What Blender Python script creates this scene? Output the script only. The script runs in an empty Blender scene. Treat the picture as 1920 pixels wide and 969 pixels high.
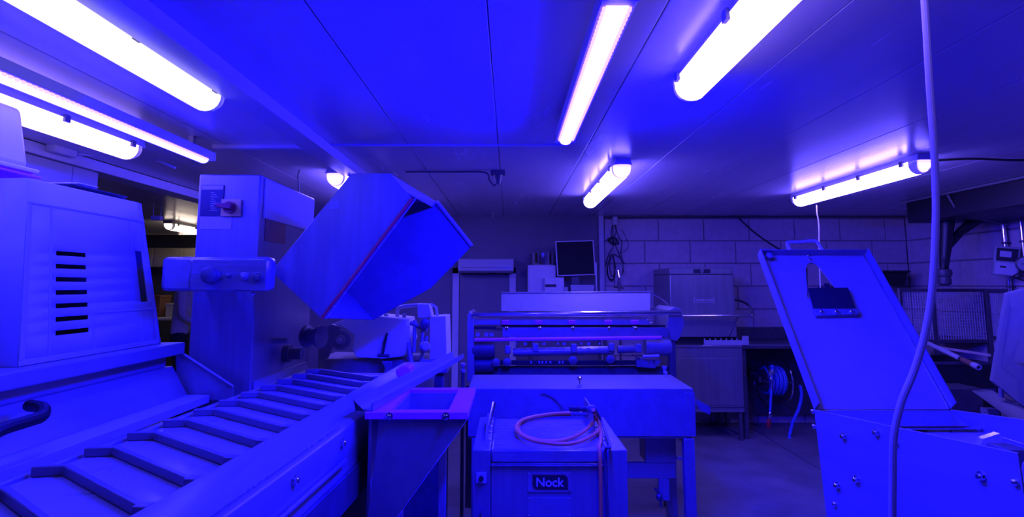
import bpy, bmesh, math, random
from mathutils import Vector, Matrix, Quaternion
random.seed(7)
S = bpy.context.scene
COL = S.collection

# ------------------------------------------------------------------ camera
F, PPX, PPY, PITCH, EYE = 1068.0, 955.0, 415.0, math.radians(6.4), 1.47
cd = bpy.data.cameras.new('camera')
cd.sensor_fit = 'HORIZONTAL'; cd.sensor_width = 36.0
cd.lens = 36.0 * F / 1920.0
cd.shift_x = (960.0 - PPX) / 1920.0
cd.shift_y = (PPY - 484.5) / 1920.0
cd.clip_start = 0.02
cam = bpy.data.objects.new('camera', cd); COL.objects.link(cam)
cam.location = (0, 0, EYE); cam.rotation_euler = (math.pi / 2 + PITCH, 0, 0)
S.camera = cam
# ------------------------------------------------------------------ world / exposure
w = bpy.data.worlds.new('world'); S.world = w; w.use_nodes = True
w.node_tree.nodes['Background'].inputs[0].default_value = (0.02, 0.02, 0.05, 1)
w.node_tree.nodes['Background'].inputs[1].default_value = 0.02
S.view_settings.view_transform = 'Standard'
S.view_settings.look = 'None'
S.view_settings.exposure = 0.0
S.view_settings.gamma = 1.0
S.view_settings.use_curve_mapping = False
LAMP = (2.6, 1.7, 8.0)             # white tubes
LAMP_COOL = (6.5, 4.3, 50.0)       # cooler tubes at the far end
LAMP_OLD = (1.1, 1.0, 2.0)      # tubes on the left, set dimmer
LED = (1.6, 1.0, 1400.0)         # blue light bars
LED_OLD = (1.2, 1.0, 140.0)  # left light bar, set weaker
ZC = 2.235                        # ceiling height
YB, XR, XL = 6.3, 4.4, -2.56      # back wall, right wall, left wall

# ------------------------------------------------------------------ helpers
def ray(u, v):
    x = (u - PPX) / F; y = (PPY - v) / F; c = math.cos(PITCH); s = math.sin(PITCH)
    return Vector((x, c - y * s, s + y * c))
def at(u, v, Y):
    d = ray(u, v); return Vector((0, 0, EYE)) + d * (Y / d.y)
def atz(u, v, Z):
    d = ray(u, v); return Vector((0, 0, EYE)) + d * ((Z - EYE) / d.z)
def atx(u, v, X):
    d = ray(u, v); return Vector((0, 0, EYE)) + d * (X / d.x)
def onplane(u, v, p, n):
    d = ray(u, v); o = Vector((0, 0, EYE))
    return o + d * ((p - o).dot(n) / d.dot(n))
V = Vector

class MB:
    def __init__(s): s.v = []; s.f = []
    def add(s, vs, fs):
        o = len(s.v); s.v += [Vector(a) for a in vs]; s.f += [tuple(i + o for i in f) for f in fs]; return s
    def box(s, a, b):
        x0, x1 = sorted((a[0], b[0])); y0, y1 = sorted((a[1], b[1])); z0, z1 = sorted((a[2], b[2]))
        return s.hexa([(x0,y0,z0),(x1,y0,z0),(x1,y1,z0),(x0,y1,z0),(x0,y0,z1),(x1,y0,z1),(x1,y1,z1),(x0,y1,z1)])
    def hexa(s, p):
        return s.add(p, [(0,3,2,1),(4,5,6,7),(0,1,5,4),(1,2,6,5),(2,3,7,6),(3,0,4,7)])
    def obox(s, c, size, R=None):
        R = R or Matrix.Identity(3); c = Vector(c); h = [k / 2 for k in size]
        return s.hexa([c + R @ Vector((sx*h[0], sy*h[1], sz*h[2])) for sz in (-1,1) for sx, sy in ((-1,-1),(1,-1),(1,1),(-1,1))])
    def prism(s, poly, vec):
        n = len(poly); vec = Vector(vec); a = [Vector(p) for p in poly]; b = [p + vec for p in a]
        return s.add(a + b, [tuple(range(n - 1, -1, -1)), tuple(range(n, 2 * n))] + [(i, (i+1) % n, n + (i+1) % n, n + i) for i in range(n)])
    def plate(s, poly, t):
        a = [Vector(p) for p in poly]; n = Vector((0,0,0))
        for i in range(len(a)): n += a[i].cross(a[(i+1) % len(a)])
        n.normalize(); return s.prism(a, n * t)
    def tube(s, pts, r, n=8, closed=False, cap=True):
        pts = [Vector(p) for p in pts]; N = len(pts); rs = r if isinstance(r, (list, tuple)) else [r] * N
        tang = []
        for i in range(N):
            a = pts[(i - 1) % N] if (closed or i > 0) else pts[i]
            b = pts[(i + 1) % N] if (closed or i < N - 1) else pts[i]
            t = b - a; tang.append(t.normalized() if t.length > 1e-9 else Vector((0, 0, 1)))
        u = tang[0].orthogonal().normalized(); vs = []
        for i in range(N):
            if i:
                q = tang[i-1].rotation_difference(tang[i]); u = q @ u
                u = (u - tang[i] * u.dot(tang[i])).normalized()
            w_ = tang[i].cross(u)
            vs += [pts[i] + (u * math.cos(2*math.pi*k/n) + w_ * math.sin(2*math.pi*k/n)) * rs[i] for k in range(n)]
        fs = []
        for i in range(N if closed else N - 1):
            j = (i + 1) % N
            fs += [(i*n+k, i*n+(k+1) % n, j*n+(k+1) % n, j*n+k) for k in range(n)]
        if cap and not closed: fs += [tuple(range(n-1, -1, -1)), tuple(range((N-1)*n, N*n))]
        return s.add(vs, fs)
    def cyl(s, a, b, r, n=16, r2=None):
        return s.tube([a, b], [r, r if r2 is None else r2], n)
    def lathe(s, prof, base, axis, n=20):
        base = Vector(base); axis = Vector(axis).normalized(); u = axis.orthogonal().normalized(); w_ = axis.cross(u); vs = []; m = len(prof)
        for (r, h) in prof:
            vs += [base + axis * h + (u * math.cos(2*math.pi*k/n) + w_ * math.sin(2*math.pi*k/n)) * max(r, 1e-4) for k in range(n)]
        fs = [(i*n+k, i*n+(k+1) % n, (i+1)*n+(k+1) % n, (i+1)*n+k) for i in range(m-1) for k in range(n)]
        return s.add(vs, fs + [tuple(range(n-1, -1, -1)), tuple(range((m-1)*n, m*n))])
    def mesh(s, name, off=Vector((0,0,0)), angle=35):
        me = bpy.data.meshes.new(name); me.from_pydata([tuple(p - off) for p in s.v], [], s.f)
        bm = bmesh.new(); bm.from_mesh(me); bmesh.ops.recalc_face_normals(bm, faces=bm.faces); bm.to_mesh(me); bm.free()
        me.shade_smooth(); me.set_sharp_from_angle(angle=math.radians(angle)); return me
    def build(s, name, mat, parent=None, bevel=0, solid=0):
        if parent is None:
            xs = [p.x for p in s.v]; ys = [p.y for p in s.v]; zs = [p.z for p in s.v]
            off = Vector(((min(xs)+max(xs))/2, (min(ys)+max(ys))/2, min(zs)))
        else: off = ORG[parent]
        me = s.mesh(name, off); me.materials.append(mat)
        o = bpy.data.objects.new(name, me); COL.objects.link(o); ORG[o] = off
        if parent is None: o.location = off
        else: o.parent = parent
        if solid:
            m = o.modifiers.new('solid', 'SOLIDIFY'); m.thickness = solid; m.offset = 0
        if bevel:
            m = o.modifiers.new('bevel', 'BEVEL'); m.width = bevel; m.segments = 2; m.limit_method = 'ANGLE'; m.angle_limit = math.radians(40)
        return o
ORG = {}
def tag(o, label=None, cat=None, group=None, kind=None):
    if label: o['label'] = label
    if cat: o['category'] = cat
    if group: o['group'] = group
    if kind: o['kind'] = kind
    return o
def root(name, loc, label, cat, group=None):
    o = bpy.data.objects.new(name, None); COL.objects.link(o); o.location = loc; o.empty_display_size = 0.05
    ORG[o] = Vector(loc); return tag(o, label, cat, group)
def place(name, me, mat, parent, loc, normal=(0, 0, 1)):
    """a shared mesh (pointing along +Z) as a child at a world position"""
    if not me.materials: me.materials.append(mat)
    o = bpy.data.objects.new(name, me); COL.objects.link(o); o.parent = parent
    o.location = Vector(loc) - ORG[parent]
    o.rotation_mode = 'QUATERNION'; o.rotation_quaternion = Vector((0, 0, 1)).rotation_difference(Vector(normal).normalized())
    ORG[o] = Vector(loc); return o
def arc(c, r, a0, a1, n, ax=(1,0,0), ay=(0,0,1)):
    c = Vector(c); ax = Vector(ax); ay = Vector(ay)
    return [c + ax * (r*math.cos(a0+(a1-a0)*i/n)) + ay * (r*math.sin(a0+(a1-a0)*i/n)) for i in range(n+1)]
def smooth_path(pts, per=8):
    pts = [Vector(p) for p in pts]; out = []
    P = [pts[0]] + pts + [pts[-1]]
    for i in range(1, len(P) - 2):
        p0, p1, p2, p3 = P[i-1], P[i], P[i+1], P[i+2]
        for k in range(per):
            t = k / per
            out.append(0.5 * ((2*p1) + (p2-p0)*t + (2*p0-5*p1+4*p2-p3)*t*t + (-p0+3*p1-3*p2+p3)*t**3))
    out.append(pts[-1]); return out

# ------------------------------------------------------------------ materials
def mat(name, col, rough=0.5, metal=0.0, var=0.0, scale=12.0, stretch=(1,1,1), bump=0.0, trans=0.0, spec=None):
    m = bpy.data.materials.new(name); m.use_nodes = True; nt = m.node_tree; b = nt.nodes['Principled BSDF']
    b.inputs['Base Color'].default_value = (*col, 1); b.inputs['Roughness'].default_value = rough; b.inputs['Metallic'].default_value = metal
    if spec is not None: b.inputs['Specular IOR Level'].default_value = spec
    if trans: b.inputs['Transmission Weight'].default_value = trans
    if var or bump:
        tc = nt.nodes.new('ShaderNodeTexCoord'); mp = nt.nodes.new('ShaderNodeMapping'); nz = nt.nodes.new('ShaderNodeTexNoise')
        mp.inputs['Scale'].default_value = stretch; nz.inputs['Scale'].default_value = scale; nz.inputs['Detail'].default_value = 5
        nt.links.new(tc.outputs['Object'], mp.inputs[0]); nt.links.new(mp.outputs[0], nz.inputs['Vector'])
        if var:
            r = nt.nodes.new('ShaderNodeValToRGB')
            r.color_ramp.elements[0].position = 0.3; r.color_ramp.elements[1].position = 0.7
            r.color_ramp.elements[0].color = (*[max(0, c*(1-var)) for c in col], 1); r.color_ramp.elements[1].color = (*[min(1, c*(1+var)) for c in col], 1)
            nt.links.new(nz.outputs['Fac'], r.inputs[0]); nt.links.new(r.outputs[0], b.inputs['Base Color'])
            mr = nt.nodes.new('ShaderNodeMapRange'); mr.inputs['To Min'].default_value = max(0.05, rough-0.1); mr.inputs['To Max'].default_value = min(1, rough+0.1)
            nt.links.new(nz.outputs['Fac'], mr.inputs[0]); nt.links.new(mr.outputs[0], b.inputs['Roughness'])
        if bump:
            bp = nt.nodes.new('ShaderNodeBump'); bp.inputs['Strength'].default_value = bump; bp.inputs['Distance'].default_value = 0.01
            nt.links.new(nz.outputs['Fac'], bp.inputs['Height']); nt.links.new(bp.outputs[0], b.inputs['Normal'])
    return m
def emit(name, col):
    m = bpy.data.materials.new(name); m.use_nodes = True; nt = m.node_tree; nt.nodes.remove(nt.nodes['Principled BSDF'])
    e = nt.nodes.new('ShaderNodeEmission'); mx = max(col); e.inputs[0].default_value = (*[c/mx for c in col], 1); e.inputs[1].default_value = mx
    nt.links.new(e.outputs[0], nt.nodes['Material Output'].inputs[0]); return m
M = dict(
    steel=mat('brushed_steel', (.27,.27,.28), .36, .5, .10, 30, (1,1,.06)),
    steelx=mat('brushed_steel_long', (.30,.30,.31), .26, .5, .10, 30, (.05,1,1)),
    satin=mat('satin_steel', (.29,.29,.30), .42, .45, .08, 22, (1,.1,1)),
    dark=mat('dark_metal', (.12,.12,.13), .45, .5, .15, 20),
    chrome=mat('chrome', (.8,.8,.82), .12, 1.0),
    ceil=mat('ceiling_panel_white', (.56,.54,.56), .24, 0, .02, 6, (1,.1,1)),
    wall=mat('painted_wall', (.17,.165,.18), .6, 0, .06, 5),
    block=mat('painted_block', (.52,.45,.46), .75, 0, .10, 14, bump=.25),
    mortar=mat('mortar', (.22,.19,.2), .9),
    floor=mat('concrete_floor', (.19,.18,.19), .48, 0, .22, 4, bump=.05),
    dfloor=mat('floor_joint', (.04,.04,.04), .8),
    plastic=mat('white_plastic', (.40,.40,.42), .42, 0, .03, 8),
    belt=mat('conveyor_belt', (.33,.30,.36), .30, 0, .04, 10),
    lilac=mat('lilac_plastic', (.80,.13,.66), .45, 0, .04, 10),
    inner=mat('dull_inner_steel', (.13,.13,.14), .6, .2, .1, 14), grey2=mat('mid_grey', (.2,.2,.21), .6, 0, .08, 12),  # inner steel darkened to put shade inside the tilted cover
    matte=mat('matte_steel', (.34,.32,.34), .55, .15, .06, 18, (1,.3,1)),
    black=mat('black_plastic', (.018,.018,.02), .45),
    rubber=mat('black_rubber', (.008,.008,.009), .55, spec=.25),
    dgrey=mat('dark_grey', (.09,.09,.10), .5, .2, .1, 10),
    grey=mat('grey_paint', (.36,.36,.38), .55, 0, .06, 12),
    lgrey=mat('light_grey_paint', (.55,.54,.56), .5, 0, .05, 12),
    red=mat('red_rubber', (.55,.03,.03), .5),
    knob=mat('red_switch', (.28,.03,.04), .4),
    yellow=mat('yellow_plate', (.75,.55,.12), .5),
    orange=mat('orange_hose', (.95,.30,.06), .42),
    blueh=mat('blue_hose', (.08,.14,.62), .45),
    cable=mat('light_blue_cable', (.45,.42,.75), .45),
    navy=mat('navy_label', (.005,.006,.04), .4),
    print_=mat('pale_print', (.55,.52,.60), .5),
    wood=mat('pale_wood', (.62,.48,.36), .6, 0, .2, 8, (1,.1,1)),
    brown=mat('brown_label', (.22,.10,.06), .6, 0, .2, 30),
    cream=mat('cream_paint', (.66,.60,.50), .55, 0, .05, 8),
    clear=mat('clear_cap', (.92,.92,.95), .12, 0, trans=.75),
    white=mat('milky_plastic', (.88,.88,.9), .4), flight=mat('flight_plastic', (.16,.145,.175), .4, 0, .05, 10),  # milky copy of the white plastic, paler to put lamplight in its colour
    screen=mat('dark_screen', (.012,.012,.016), .6, spec=.2),
    shirt=mat('striped_shirt', (.62,.58,.58), .85, 0, .2, 40, (1,1,4)),
    skin=mat('skin', (.55,.33,.24), .6), trouser=mat('dark_trousers', (.03,.03,.04), .9), hair=mat('dark_hair', (.03,.02,.015), .8),
    lamp=emit('tube_light', LAMP), led=emit('blue_led', LED), ledold=emit('blue_led_old', LED_OLD), lampcool=emit('tube_light_cool', LAMP_COOL), lampold=emit('tube_light_old', LAMP_OLD), halllamp=emit('hall_tube', (7.0, 5.6, 4.6)),
    ledpink=emit('led_edge', (1.6, .7, 150.0)),
)
BOLT = MB().lathe([(.0085,0),(.0085,.004),(.0065,.007),(.003,.0085)], (0,0,0), (0,0,1), 10).mesh('bolt')
BIGBOLT = MB().lathe([(.013,0),(.013,.002),(.009,.002),(.009,.010),(.006,.012)], (0,0,0), (0,0,1), 8).mesh('bolt')
BOLT.materials.append(M['chrome']); BIGBOLT.materials.append(M['chrome'])
def bolt(parent, p, n, big=False): return place('bolt', BIGBOLT if big else BOLT, M['chrome'], parent, p, n)

# ================================================================== SETTING
JX = 2.503
m = MB(); m.box((-7.2,-2.0,-.12),(JX-.006,11.0,0)); m.box((JX+.006,-2.0,-.12),(XR+.2,6.6,0)); m.box((JX-.03,-2.0,-.12),(JX+.03,6.6,-.012))
tag(m.build('floor', M['floor']), kind='structure')
# ceiling: backing slab with long panels hung under it
c_ = tag(MB().box((-7.2,-2.0,ZC+.02),(XR+.2,11.0,ZC+.12)).build('ceiling', M['ceil']), kind='structure')
pitch = .494; k0 = -6
for k in range(-6, 9):
    x0 = max(XL-.14, .433 + pitch*k); x1 = min(XR, .433 + pitch*(k+1))
    if x1 - x0 < .05: continue
    MB().box((x0+.002,-1.98,ZC),(x1-.002,YB,ZC+.0195)).build('ceiling_panel', M['ceil'], c_, bevel=.002)
MB().box((-7.2,-1.98,ZC),(XL-.145,11.0,ZC+.0195)).build('ceiling_panel', M['ceil'], c_)
# back wall: smooth part on the left, concrete blocks on the right
XS = 1.05
wb = tag(MB().box((XL-.14,YB,0),(XS,YB+.2,ZC)).box((XS,YB+.012,0),(XR+.2,YB+.2,ZC)).build('wall_back', M['wall']), kind='structure')
MB().box((XS,YB+.006,0),(XR,YB+.0119,ZC)).build('mortar', M['mortar'], wb)
def blocks(wallobj, lo, hi, fn, z0=-.04, ph=(.157,.0)):
    """rows of blocks from lo to hi along a wall; fn(a, z) gives the point on the face"""
    bw, bh = .504, .25; shared = {}
    for r in range(10):
        zb = max(0, z0 + r*bh); zt = min(ZC, z0 + (r+1)*bh)
        if zt - zb < .03: continue
        a = lo - bw + (ph[r % 2])
        while a < hi:
            s, e = max(lo, a), min(hi, a + bw)
            if e - s > .02:
                key = (round(e-s, 3), round(zt-zb, 3))
                if key not in shared:
                    g = .004
                    pts = [fn(x, z, d) for d in (0, .012) for x, z in ((g, g), (key[0]-g, g), (key[0]-g, key[1]-g), (g, key[1]-g))]
                    # bevelled face: front face slightly smaller
                    o0 = fn(0, 0, .012)
                    b = .006
                    front = [fn(x, z, 0) for x, z in ((g+b, g+b), (key[0]-g-b, g+b), (key[0]-g-b, key[1]-g-b), (g+b, key[1]-g-b))]
                    shared[key] = MB().add([V(p)-V(fn(0,0,0)) for p in front + pts[4:]], [(0,1,2,3),(0,4,5,1),(1,5,6,2),(2,6,7,3),(3,7,4,0),(7,6,5,4)]).mesh('block')
                    shared[key].materials.append(M['block'])
                o = bpy.data.objects.new('block', shared[key]); COL.objects.link(o); o.parent = wallobj
                o.location = V(fn(s, zb, 0)) - ORG[wallobj]
            a += bw
blocks(wb, XS, XR, lambda a, z, d: (a, YB - .006 + d, z), ph=(.607-.504, .448))
tag(MB().box((XS-.06,YB-.03,0),(XS-.005,YB,ZC)).build('trim_1', M['lgrey'], bevel=.004), kind='structure')
wr = tag(MB().box((XR+.012,-2.0,0),(XR+.2,YB+.2,ZC)).build('wall_right', M['mortar']), kind='structure')
blocks(wr, 2.4, YB, lambda a, z, d: (XR - .006 + d + .006, a, z), ph=(.15, .40))
MB().box((XR,-2.0,0),(XR+.0119,2.4,ZC)).build('plaster', M['wall'], wr)
tag(MB().box((-7.2,-2.2,0),(XR+.2,-2.0,ZC)).build('wall_front', M['wall']), kind='structure')
# left wall with a wide opening into the next hall
wl = tag(MB().box((XL-.14,-2.0,0),(XL-.012,3.5,ZC)).box((XL-.14,5.7,0),(XL-.012,YB,ZC)).build('wall_left', M['wall']), kind='structure')
for y0, y1 in ((-1.99,-.3),(-.295,1.5),(1.505,3.285),(3.29,3.495),(5.705,6.29)):
    MB().box((XL-.012,y0,.0),(XL,y1,2.165)).build('wall_panel', M['grey'], wl, bevel=.003)
tag(MB().box((XL-.13,-2.0,2.17),(XL+.02,YB,ZC)).build('trim_2', M['lgrey'], bevel=.004), kind='structure')
# the hall beyond
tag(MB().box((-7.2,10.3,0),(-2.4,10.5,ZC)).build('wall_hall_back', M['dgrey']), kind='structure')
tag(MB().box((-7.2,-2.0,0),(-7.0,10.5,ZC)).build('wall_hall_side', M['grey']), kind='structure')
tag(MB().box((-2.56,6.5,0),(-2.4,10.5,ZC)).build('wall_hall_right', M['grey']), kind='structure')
tag(MB().box((-6.9,8.25,2.02),(-2.6,8.45,2.2)).build('trim_3', M['black']), kind='structure')
# ceiling trunking, cross trim
tag(MB().box((-1.085,-1.9,2.178),(-.972,4.6,ZC)).build('trim_4', M['ceil'], bevel=.003), kind='structure')
tag(MB().box((-1.62,3.04,2.212),(-1.09,3.075,ZC)).box((-.97,3.04,2.226),(.32,3.065,ZC)).build('trim_5', M['lgrey'], bevel=.002), kind='structure')
# door in the back wall
d1 = tag(MB().box((-.62,YB-.04,0),(-.55,YB,1.66)).box((-.0,YB-.04,0),(.07,YB,1.66)).box((-.62,YB-.04,1.6),(.07,YB,1.66)).build('door_1', M['lgrey']), kind='structure')
MB().box((-.545,YB-.03,.01),(-.005,YB-.005,1.595)).build('door_leaf', M['wall'], d1, bevel=.004)
MB().cyl((-.07,YB-.03,1.02),(-.07,YB-.075,1.02),.012).tube([(-.07,YB-.07,1.02),(-.19,YB-.07,1.02)],.009).build('door_handle', M['chrome'], d1)

# ================================================================== LAMPS
def section(hw, ztop, zbot, n=10):
    return [(hw*math.cos(math.pi*i/n), ztop - (ztop-zbot)*math.sin(math.pi*i/n)**.7) for i in range(n+1)]
def tube_lamp(x, y0, y1, label, along='y', z=ZC, hall=False, old=False, cool=False):
    cx, cy = (x, (y0+y1)/2) if along == 'y' else ((y0+y1)/2, x)
    r = root('tube_lamp', (cx, cy, z-.115), label, 'ceiling lamp', 'fluorescent tube lamps')
    def W(a, s, h): return V((x + a, s, h)) if along == 'y' else V((s, x - a, h))
    L0, L1 = y0, y1
    def loft(secs):
        b = MB(); n = len(secs[0]); vs = [p for s_ in secs for p in s_]; fs = []
        for i in range(len(secs)-1):
            for k in range(n): fs.append((i*n+k, i*n+(k+1) % n, (i+1)*n+(k+1) % n, (i+1)*n+k))
        fs += [tuple(range(n)), tuple(range((len(secs)-1)*n, len(secs)*n))]
        return b.add(vs, fs)
    # housing: shallow tray with flared lip
    prof = [(-.045,z),(.045,z),(.050,z-.028),(.058,z-.036),(-.058,z-.036),(-.050,z-.028)]
    loft([[W(a, s, h) for a, h in prof] for s in (L0, L1)]).build('housing', M['lgrey'], r, bevel=.003)
    hw = .06; zt = z-.037; zb = z-.112
    loft([[W(a, s, h) for a, h in section(hw, zt, zb)] for s in (L0+.07, L1-.07)]).build('diffuser', M['halllamp' if hall else 'lampold' if old else 'lampcool' if cool else 'lamp'], r)
    for e, sg in ((L0+.07, -1), (L1-.07, 1)):
        secs = []
        for q in range(6):
            t = q/5*math.pi/2*.98; k = math.cos(t); 
            secs.append([W(a*(.35+.65*k), e + sg*(.001+.068*math.sin(t)), zt-(zt-h)*max(.12, k)) for a, h in section(hw, zt, zb)])
        loft(secs).build('end_cap', M['clear'], r)
    n = 4
    for i in range(n):
        s = L0 + .12 + (L1-L0-.24)*i/(n-1)
        for sg in (-1, 1):
            b = MB(); p = W(sg*.064, s, z-.040); b.obox(p, (.012,.03,.032) if along == 'y' else (.03,.012,.032)); b.build('clip', M['dgrey'], r)
    return r
tube_lamp(-1.15, .58, 2.16, 'large white tube lamp at upper left beside the ceiling trunking', old=True)
tube_lamp(-1.15, 3.66, 5.2, 'tube lamp behind the tilted steel cover, only its near end showing', cool=True)
tube_lamp(-2.0, 1.42, 2.99, 'white tube lamp nearest the left wall, above the white crates')
tube_lamp(.65, .45, 2.04, 'large white tube lamp at top right of centre, right of the blue light bar')
tube_lamp(.69, 3.39, 4.87, 'small distant tube lamp in the middle, above the concrete block wall', cool=True)
tube_lamp(2.43, 3.26, 4.78, 'tube lamp at right above the tilted steel lid', cool=True)
tube_lamp(-4.05, 6.7, 8.1, 'tube lamp in the next hall, nearer one', hall=True)
tube_lamp(9.3, -5.45, -4.1, 'tube lamp in the next hall, under the far wall', along='x', hall=True)

def light_bar(x, y0, y1, label, lm='led'):
    r = root('light_bar', (x, (y0+y1)/2, 2.128), label, 'light bar', 'blue light bars')
    MB().box((x-.045,y0-.03,2.142),(x+.045,y1+.03,2.185)).build('housing', M['lgrey'], r, bevel=.004)
    prof = [(x + .028*math.cos(math.pi*i/8), 2.1419 - .022*math.sin(math.pi*i/8)) for i in range(9)]
    MB().prism([(a, y0, h) for a, h in prof], (0, y1-y0, 0)).build('led_strip', M[lm], r)
    b = MB(); n = int((y1-y0)/.024)
    for i in range(n):
        y = y0 + .012 + i*.024
        for sg in (-1, 1): b.obox((x+sg*.032, y, 2.1375), (.006,.012,.0085))
    tag(b.build('led_chips', M['ledpink'], r), kind='stuff')
    for y in (y0+.12, y1-.12):
        MB().box((x-.012,y-.012,2.1851),(x+.012,y+.012,ZC)).box((x-.03,y-.02,2.1851),(x+.03,y+.02,2.189)).build('bracket', M['satin'], r)
    for y in (y0-.0301, y1+.0301):
        MB().box((x-.047,y-.004,2.14),(x+.047,y+.004,2.187)).build('end_plate', M['satin'], r)
light_bar(.262, 1.31, 2.60, 'blue light bar in the middle of the ceiling')
light_bar(-1.64, 1.45, 3.0, 'beaded blue light bar at left between two white tube lamps', 'ledold')

# ================================================================== LEFT: white crates on the feed table
def tapered(top, bot, z0, z1):
    return [(bot[0],bot[2],z0),(bot[1],bot[2],z0),(bot[1],bot[3],z0),(bot[0],bot[3],z0),(top[0],top[2],z1),(top[1],top[2],z1),(top[1],top[3],z1),(top[0],top[3],z1)]
def grid_face(pt, ss, ts, holes):
    """quads over a face with rectangular holes; holes = (s0,s1,t0,t1)"""
    ss = sorted(set(ss + [x for h in holes for x in h[:2]])); ts = sorted(set(ts + [x for h in holes for x in h[2:]]))
    b = MB(); idx = {}
    def vid(i, j):
        if (i, j) not in idx: idx[i, j] = len(b.v); b.v.append(V(pt(ss[i], ts[j])))
        return idx[i, j]
    for i in range(len(ss)-1):
        for j in range(len(ts)-1):
            sm, tm = (ss[i]+ss[i+1])/2, (ts[j]+ts[j+1])/2
            if any(h[0] < sm < h[1] and h[2] < tm < h[3] for h in holes): continue
            b.f.append((vid(i,j), vid(i+1,j), vid(i+1,j+1), vid(i,j+1)))
    return b
CZ0, CZ1 = 1.222, 1.82
r = root('plastic_crate', (-1.85, 2.15, CZ0), 'large white slotted plastic crate standing upside down on the feed table', 'crate')
bx0, bx1, by0, by1 = -2.16, -1.505, 1.78, 2.50      # footprint
tx0, tx1, ty0, ty1 = -2.08, -1.595, 1.86, 2.44      # top
def cside(s, t):  # right face, s along y 0..1, t height 0..1
    return (bx1+(tx1-bx1)*t, (by0+(ty0-by0)*t)*(1-s)+(by1+(ty1-by1)*t)*s, CZ0+(CZ1-CZ0)*t)
holes = [(.20, .42, .125+.075*i+.01, .125+.075*i+.037) for i in range(7)]
holes += [(.86, .93, .30, .655)]
grid_face(cside, [0, 1], [0, 1], holes).build('side_panel', M['plastic'], r, solid=.006)
MB().add([(bx0,by0,CZ0),(bx1,by0,CZ0),(tx1,ty0,CZ1),(tx0,ty0,CZ1)], [(0,1,2,3)]).build('end_panel', M['plastic'], r, solid=.006)
MB().add([(bx0,by1,CZ0),(bx1,by1,CZ0),(tx1,ty1,CZ1),(tx0,ty1,CZ1)], [(0,1,2,3)]).build('end_panel', M['plastic'], r, solid=.006)
MB().add([(bx0,by0,CZ0),(bx0,by1,CZ0),(tx0,ty1,CZ1),(tx0,ty0,CZ1)], [(0,1,2,3)]).build('side_panel', M['plastic'], r, solid=.006)
MB().box((tx0-.003,ty0-.003,CZ1-.012),(tx1+.003,ty1+.003,CZ1+.004)).build('base_panel', M['plastic'], r, bevel=.012)
def rib(s0, s1, t0, t1, th=.006):
    a = [V(cside(s, t)) for s, t in ((s0,t0),(s1,t0),(s1,t1),(s0,t1))]
    MB().prism(a, (th, 0, .001)).build('rib', M['plastic'], r, bevel=.002)
for q in ((.0,1,.86,.875),(.5,1,.24,.252),(.0,.98,.0,.03),(.44,.455,.03,.24),(.83,.84,.03,.24),(.835,.84,.66,.86),(.965,.985,.03,.86),(.0,.03,.03,.86),(.155,.17,.03,.86)): rib(*q)
for sg, (x0_, x1_) in ((0, (-2.0, -1.75)),):
    MB().box((x0_, by0+.012, 1.3),(x1_, by0+.03, 1.6)).build('rib', M['plastic'], r, bevel=.004)
MB().box((bx0+.03, by0-.004, CZ0+.1),(bx0+.36, by0+.02, CZ0+.115)).build('rib', M['plastic'], r)
# stack on top
r = root('plastic_tub', (-1.95, 1.78, CZ1+.004), 'white tub turned over on top of the slotted crate', 'tub')
z0 = CZ1 + .0045
MB().hexa(tapered((-2.22,-1.745,1.56,1.985), (-2.25,-1.72,1.53,2.01), z0+.06, z0+.275)).build('body', M['white'], r, bevel=.02)
MB().box((-2.27,1.51,z0+.045),(-1.70,2.03,z0+.06)).build('rim', M['white'], r, bevel=.004)
r2 = root('shallow_tray', (-1.95, 1.78, CZ1+.004), 'pale lilac shallow tray between the white tub and the slotted crate', 'tray')
MB().hexa(tapered((-2.26,-1.71,1.52,2.02), (-2.2,-1.76,1.57,1.97), z0, z0+.044)).build('body', M['lilac'], r2, bevel=.004)
MB().box((-2.275,1.505,z0+.028),(-1.695,2.035,z0+.036)).build('rim', M['lilac'], r2, bevel=.002)
o = MB().hexa(tapered((-1.95,-1.62,2.08,2.40), (-1.93,-1.64,2.1,2.38), z0, z0+.02)).build('black_tray', M['black'], bevel=.003)
tag(o, 'thin dark tray lying on top of the slotted crate', 'tray')
r = root('white_box', (-1.80, 2.33, z0+.021), 'small white box on the dark tray over the crate', 'box')
MB().box((-1.86,2.27,z0+.0205),(-1.74,2.37,z0+.05)).build('body', M['plastic'], r, bevel=.004)
MB().box((-1.865,2.265,z0+.0505),(-1.735,2.375,z0+.058)).build('lid', M['plastic'], r, bevel=.003)

# feed table below the crate
r = root('feed_table', (-1.75, 1.75, 0), 'blue-lit steel feed table with a gutter, carrying the slotted crate', 'table')
MB().box((-2.35,.3,1.17),(-1.43,2.56,1.221)).build('table_top', M['satin'], r, bevel=.006)
MB().box((-2.3,.35,1.0),(-1.50,2.54,1.1695)).build('fascia', M['satin'], r)
MB().hexa([(-1.499,.3,1.0),(-1.40,.3,1.0),(-1.40,2.54,1.0),(-1.499,2.54,1.0),(-1.499,.3,1.12),(-1.47,.3,1.12),(-1.47,2.54,1.12),(-1.499,2.54,1.12)]).build('splash_plate', M['satin'], r)
MB().box((-1.499,.3,.965),(-1.30,2.54,.999)).build('gutter', M['grey'], r, bevel=.003)
MB().plate([at(345,664,2.56), at(437,724,2.56), at(437,750,2.56), at(330,750,2.56), at(330,664,2.56)], .006).build('end_plate', M['satin'], r)
MB().tube([at(345,664,2.552), at(437,724,2.552)], .005).build('plate_edge', M['plastic'], r)
for x, y in ((-2.25,.4),(-1.55,.4),(-2.25,2.45),(-1.55,2.45)):
    MB().box((x-.03,y-.03,.0),(x+.03,y+.03,.999)).build('leg', M['satin'], r, bevel=.004)
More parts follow.
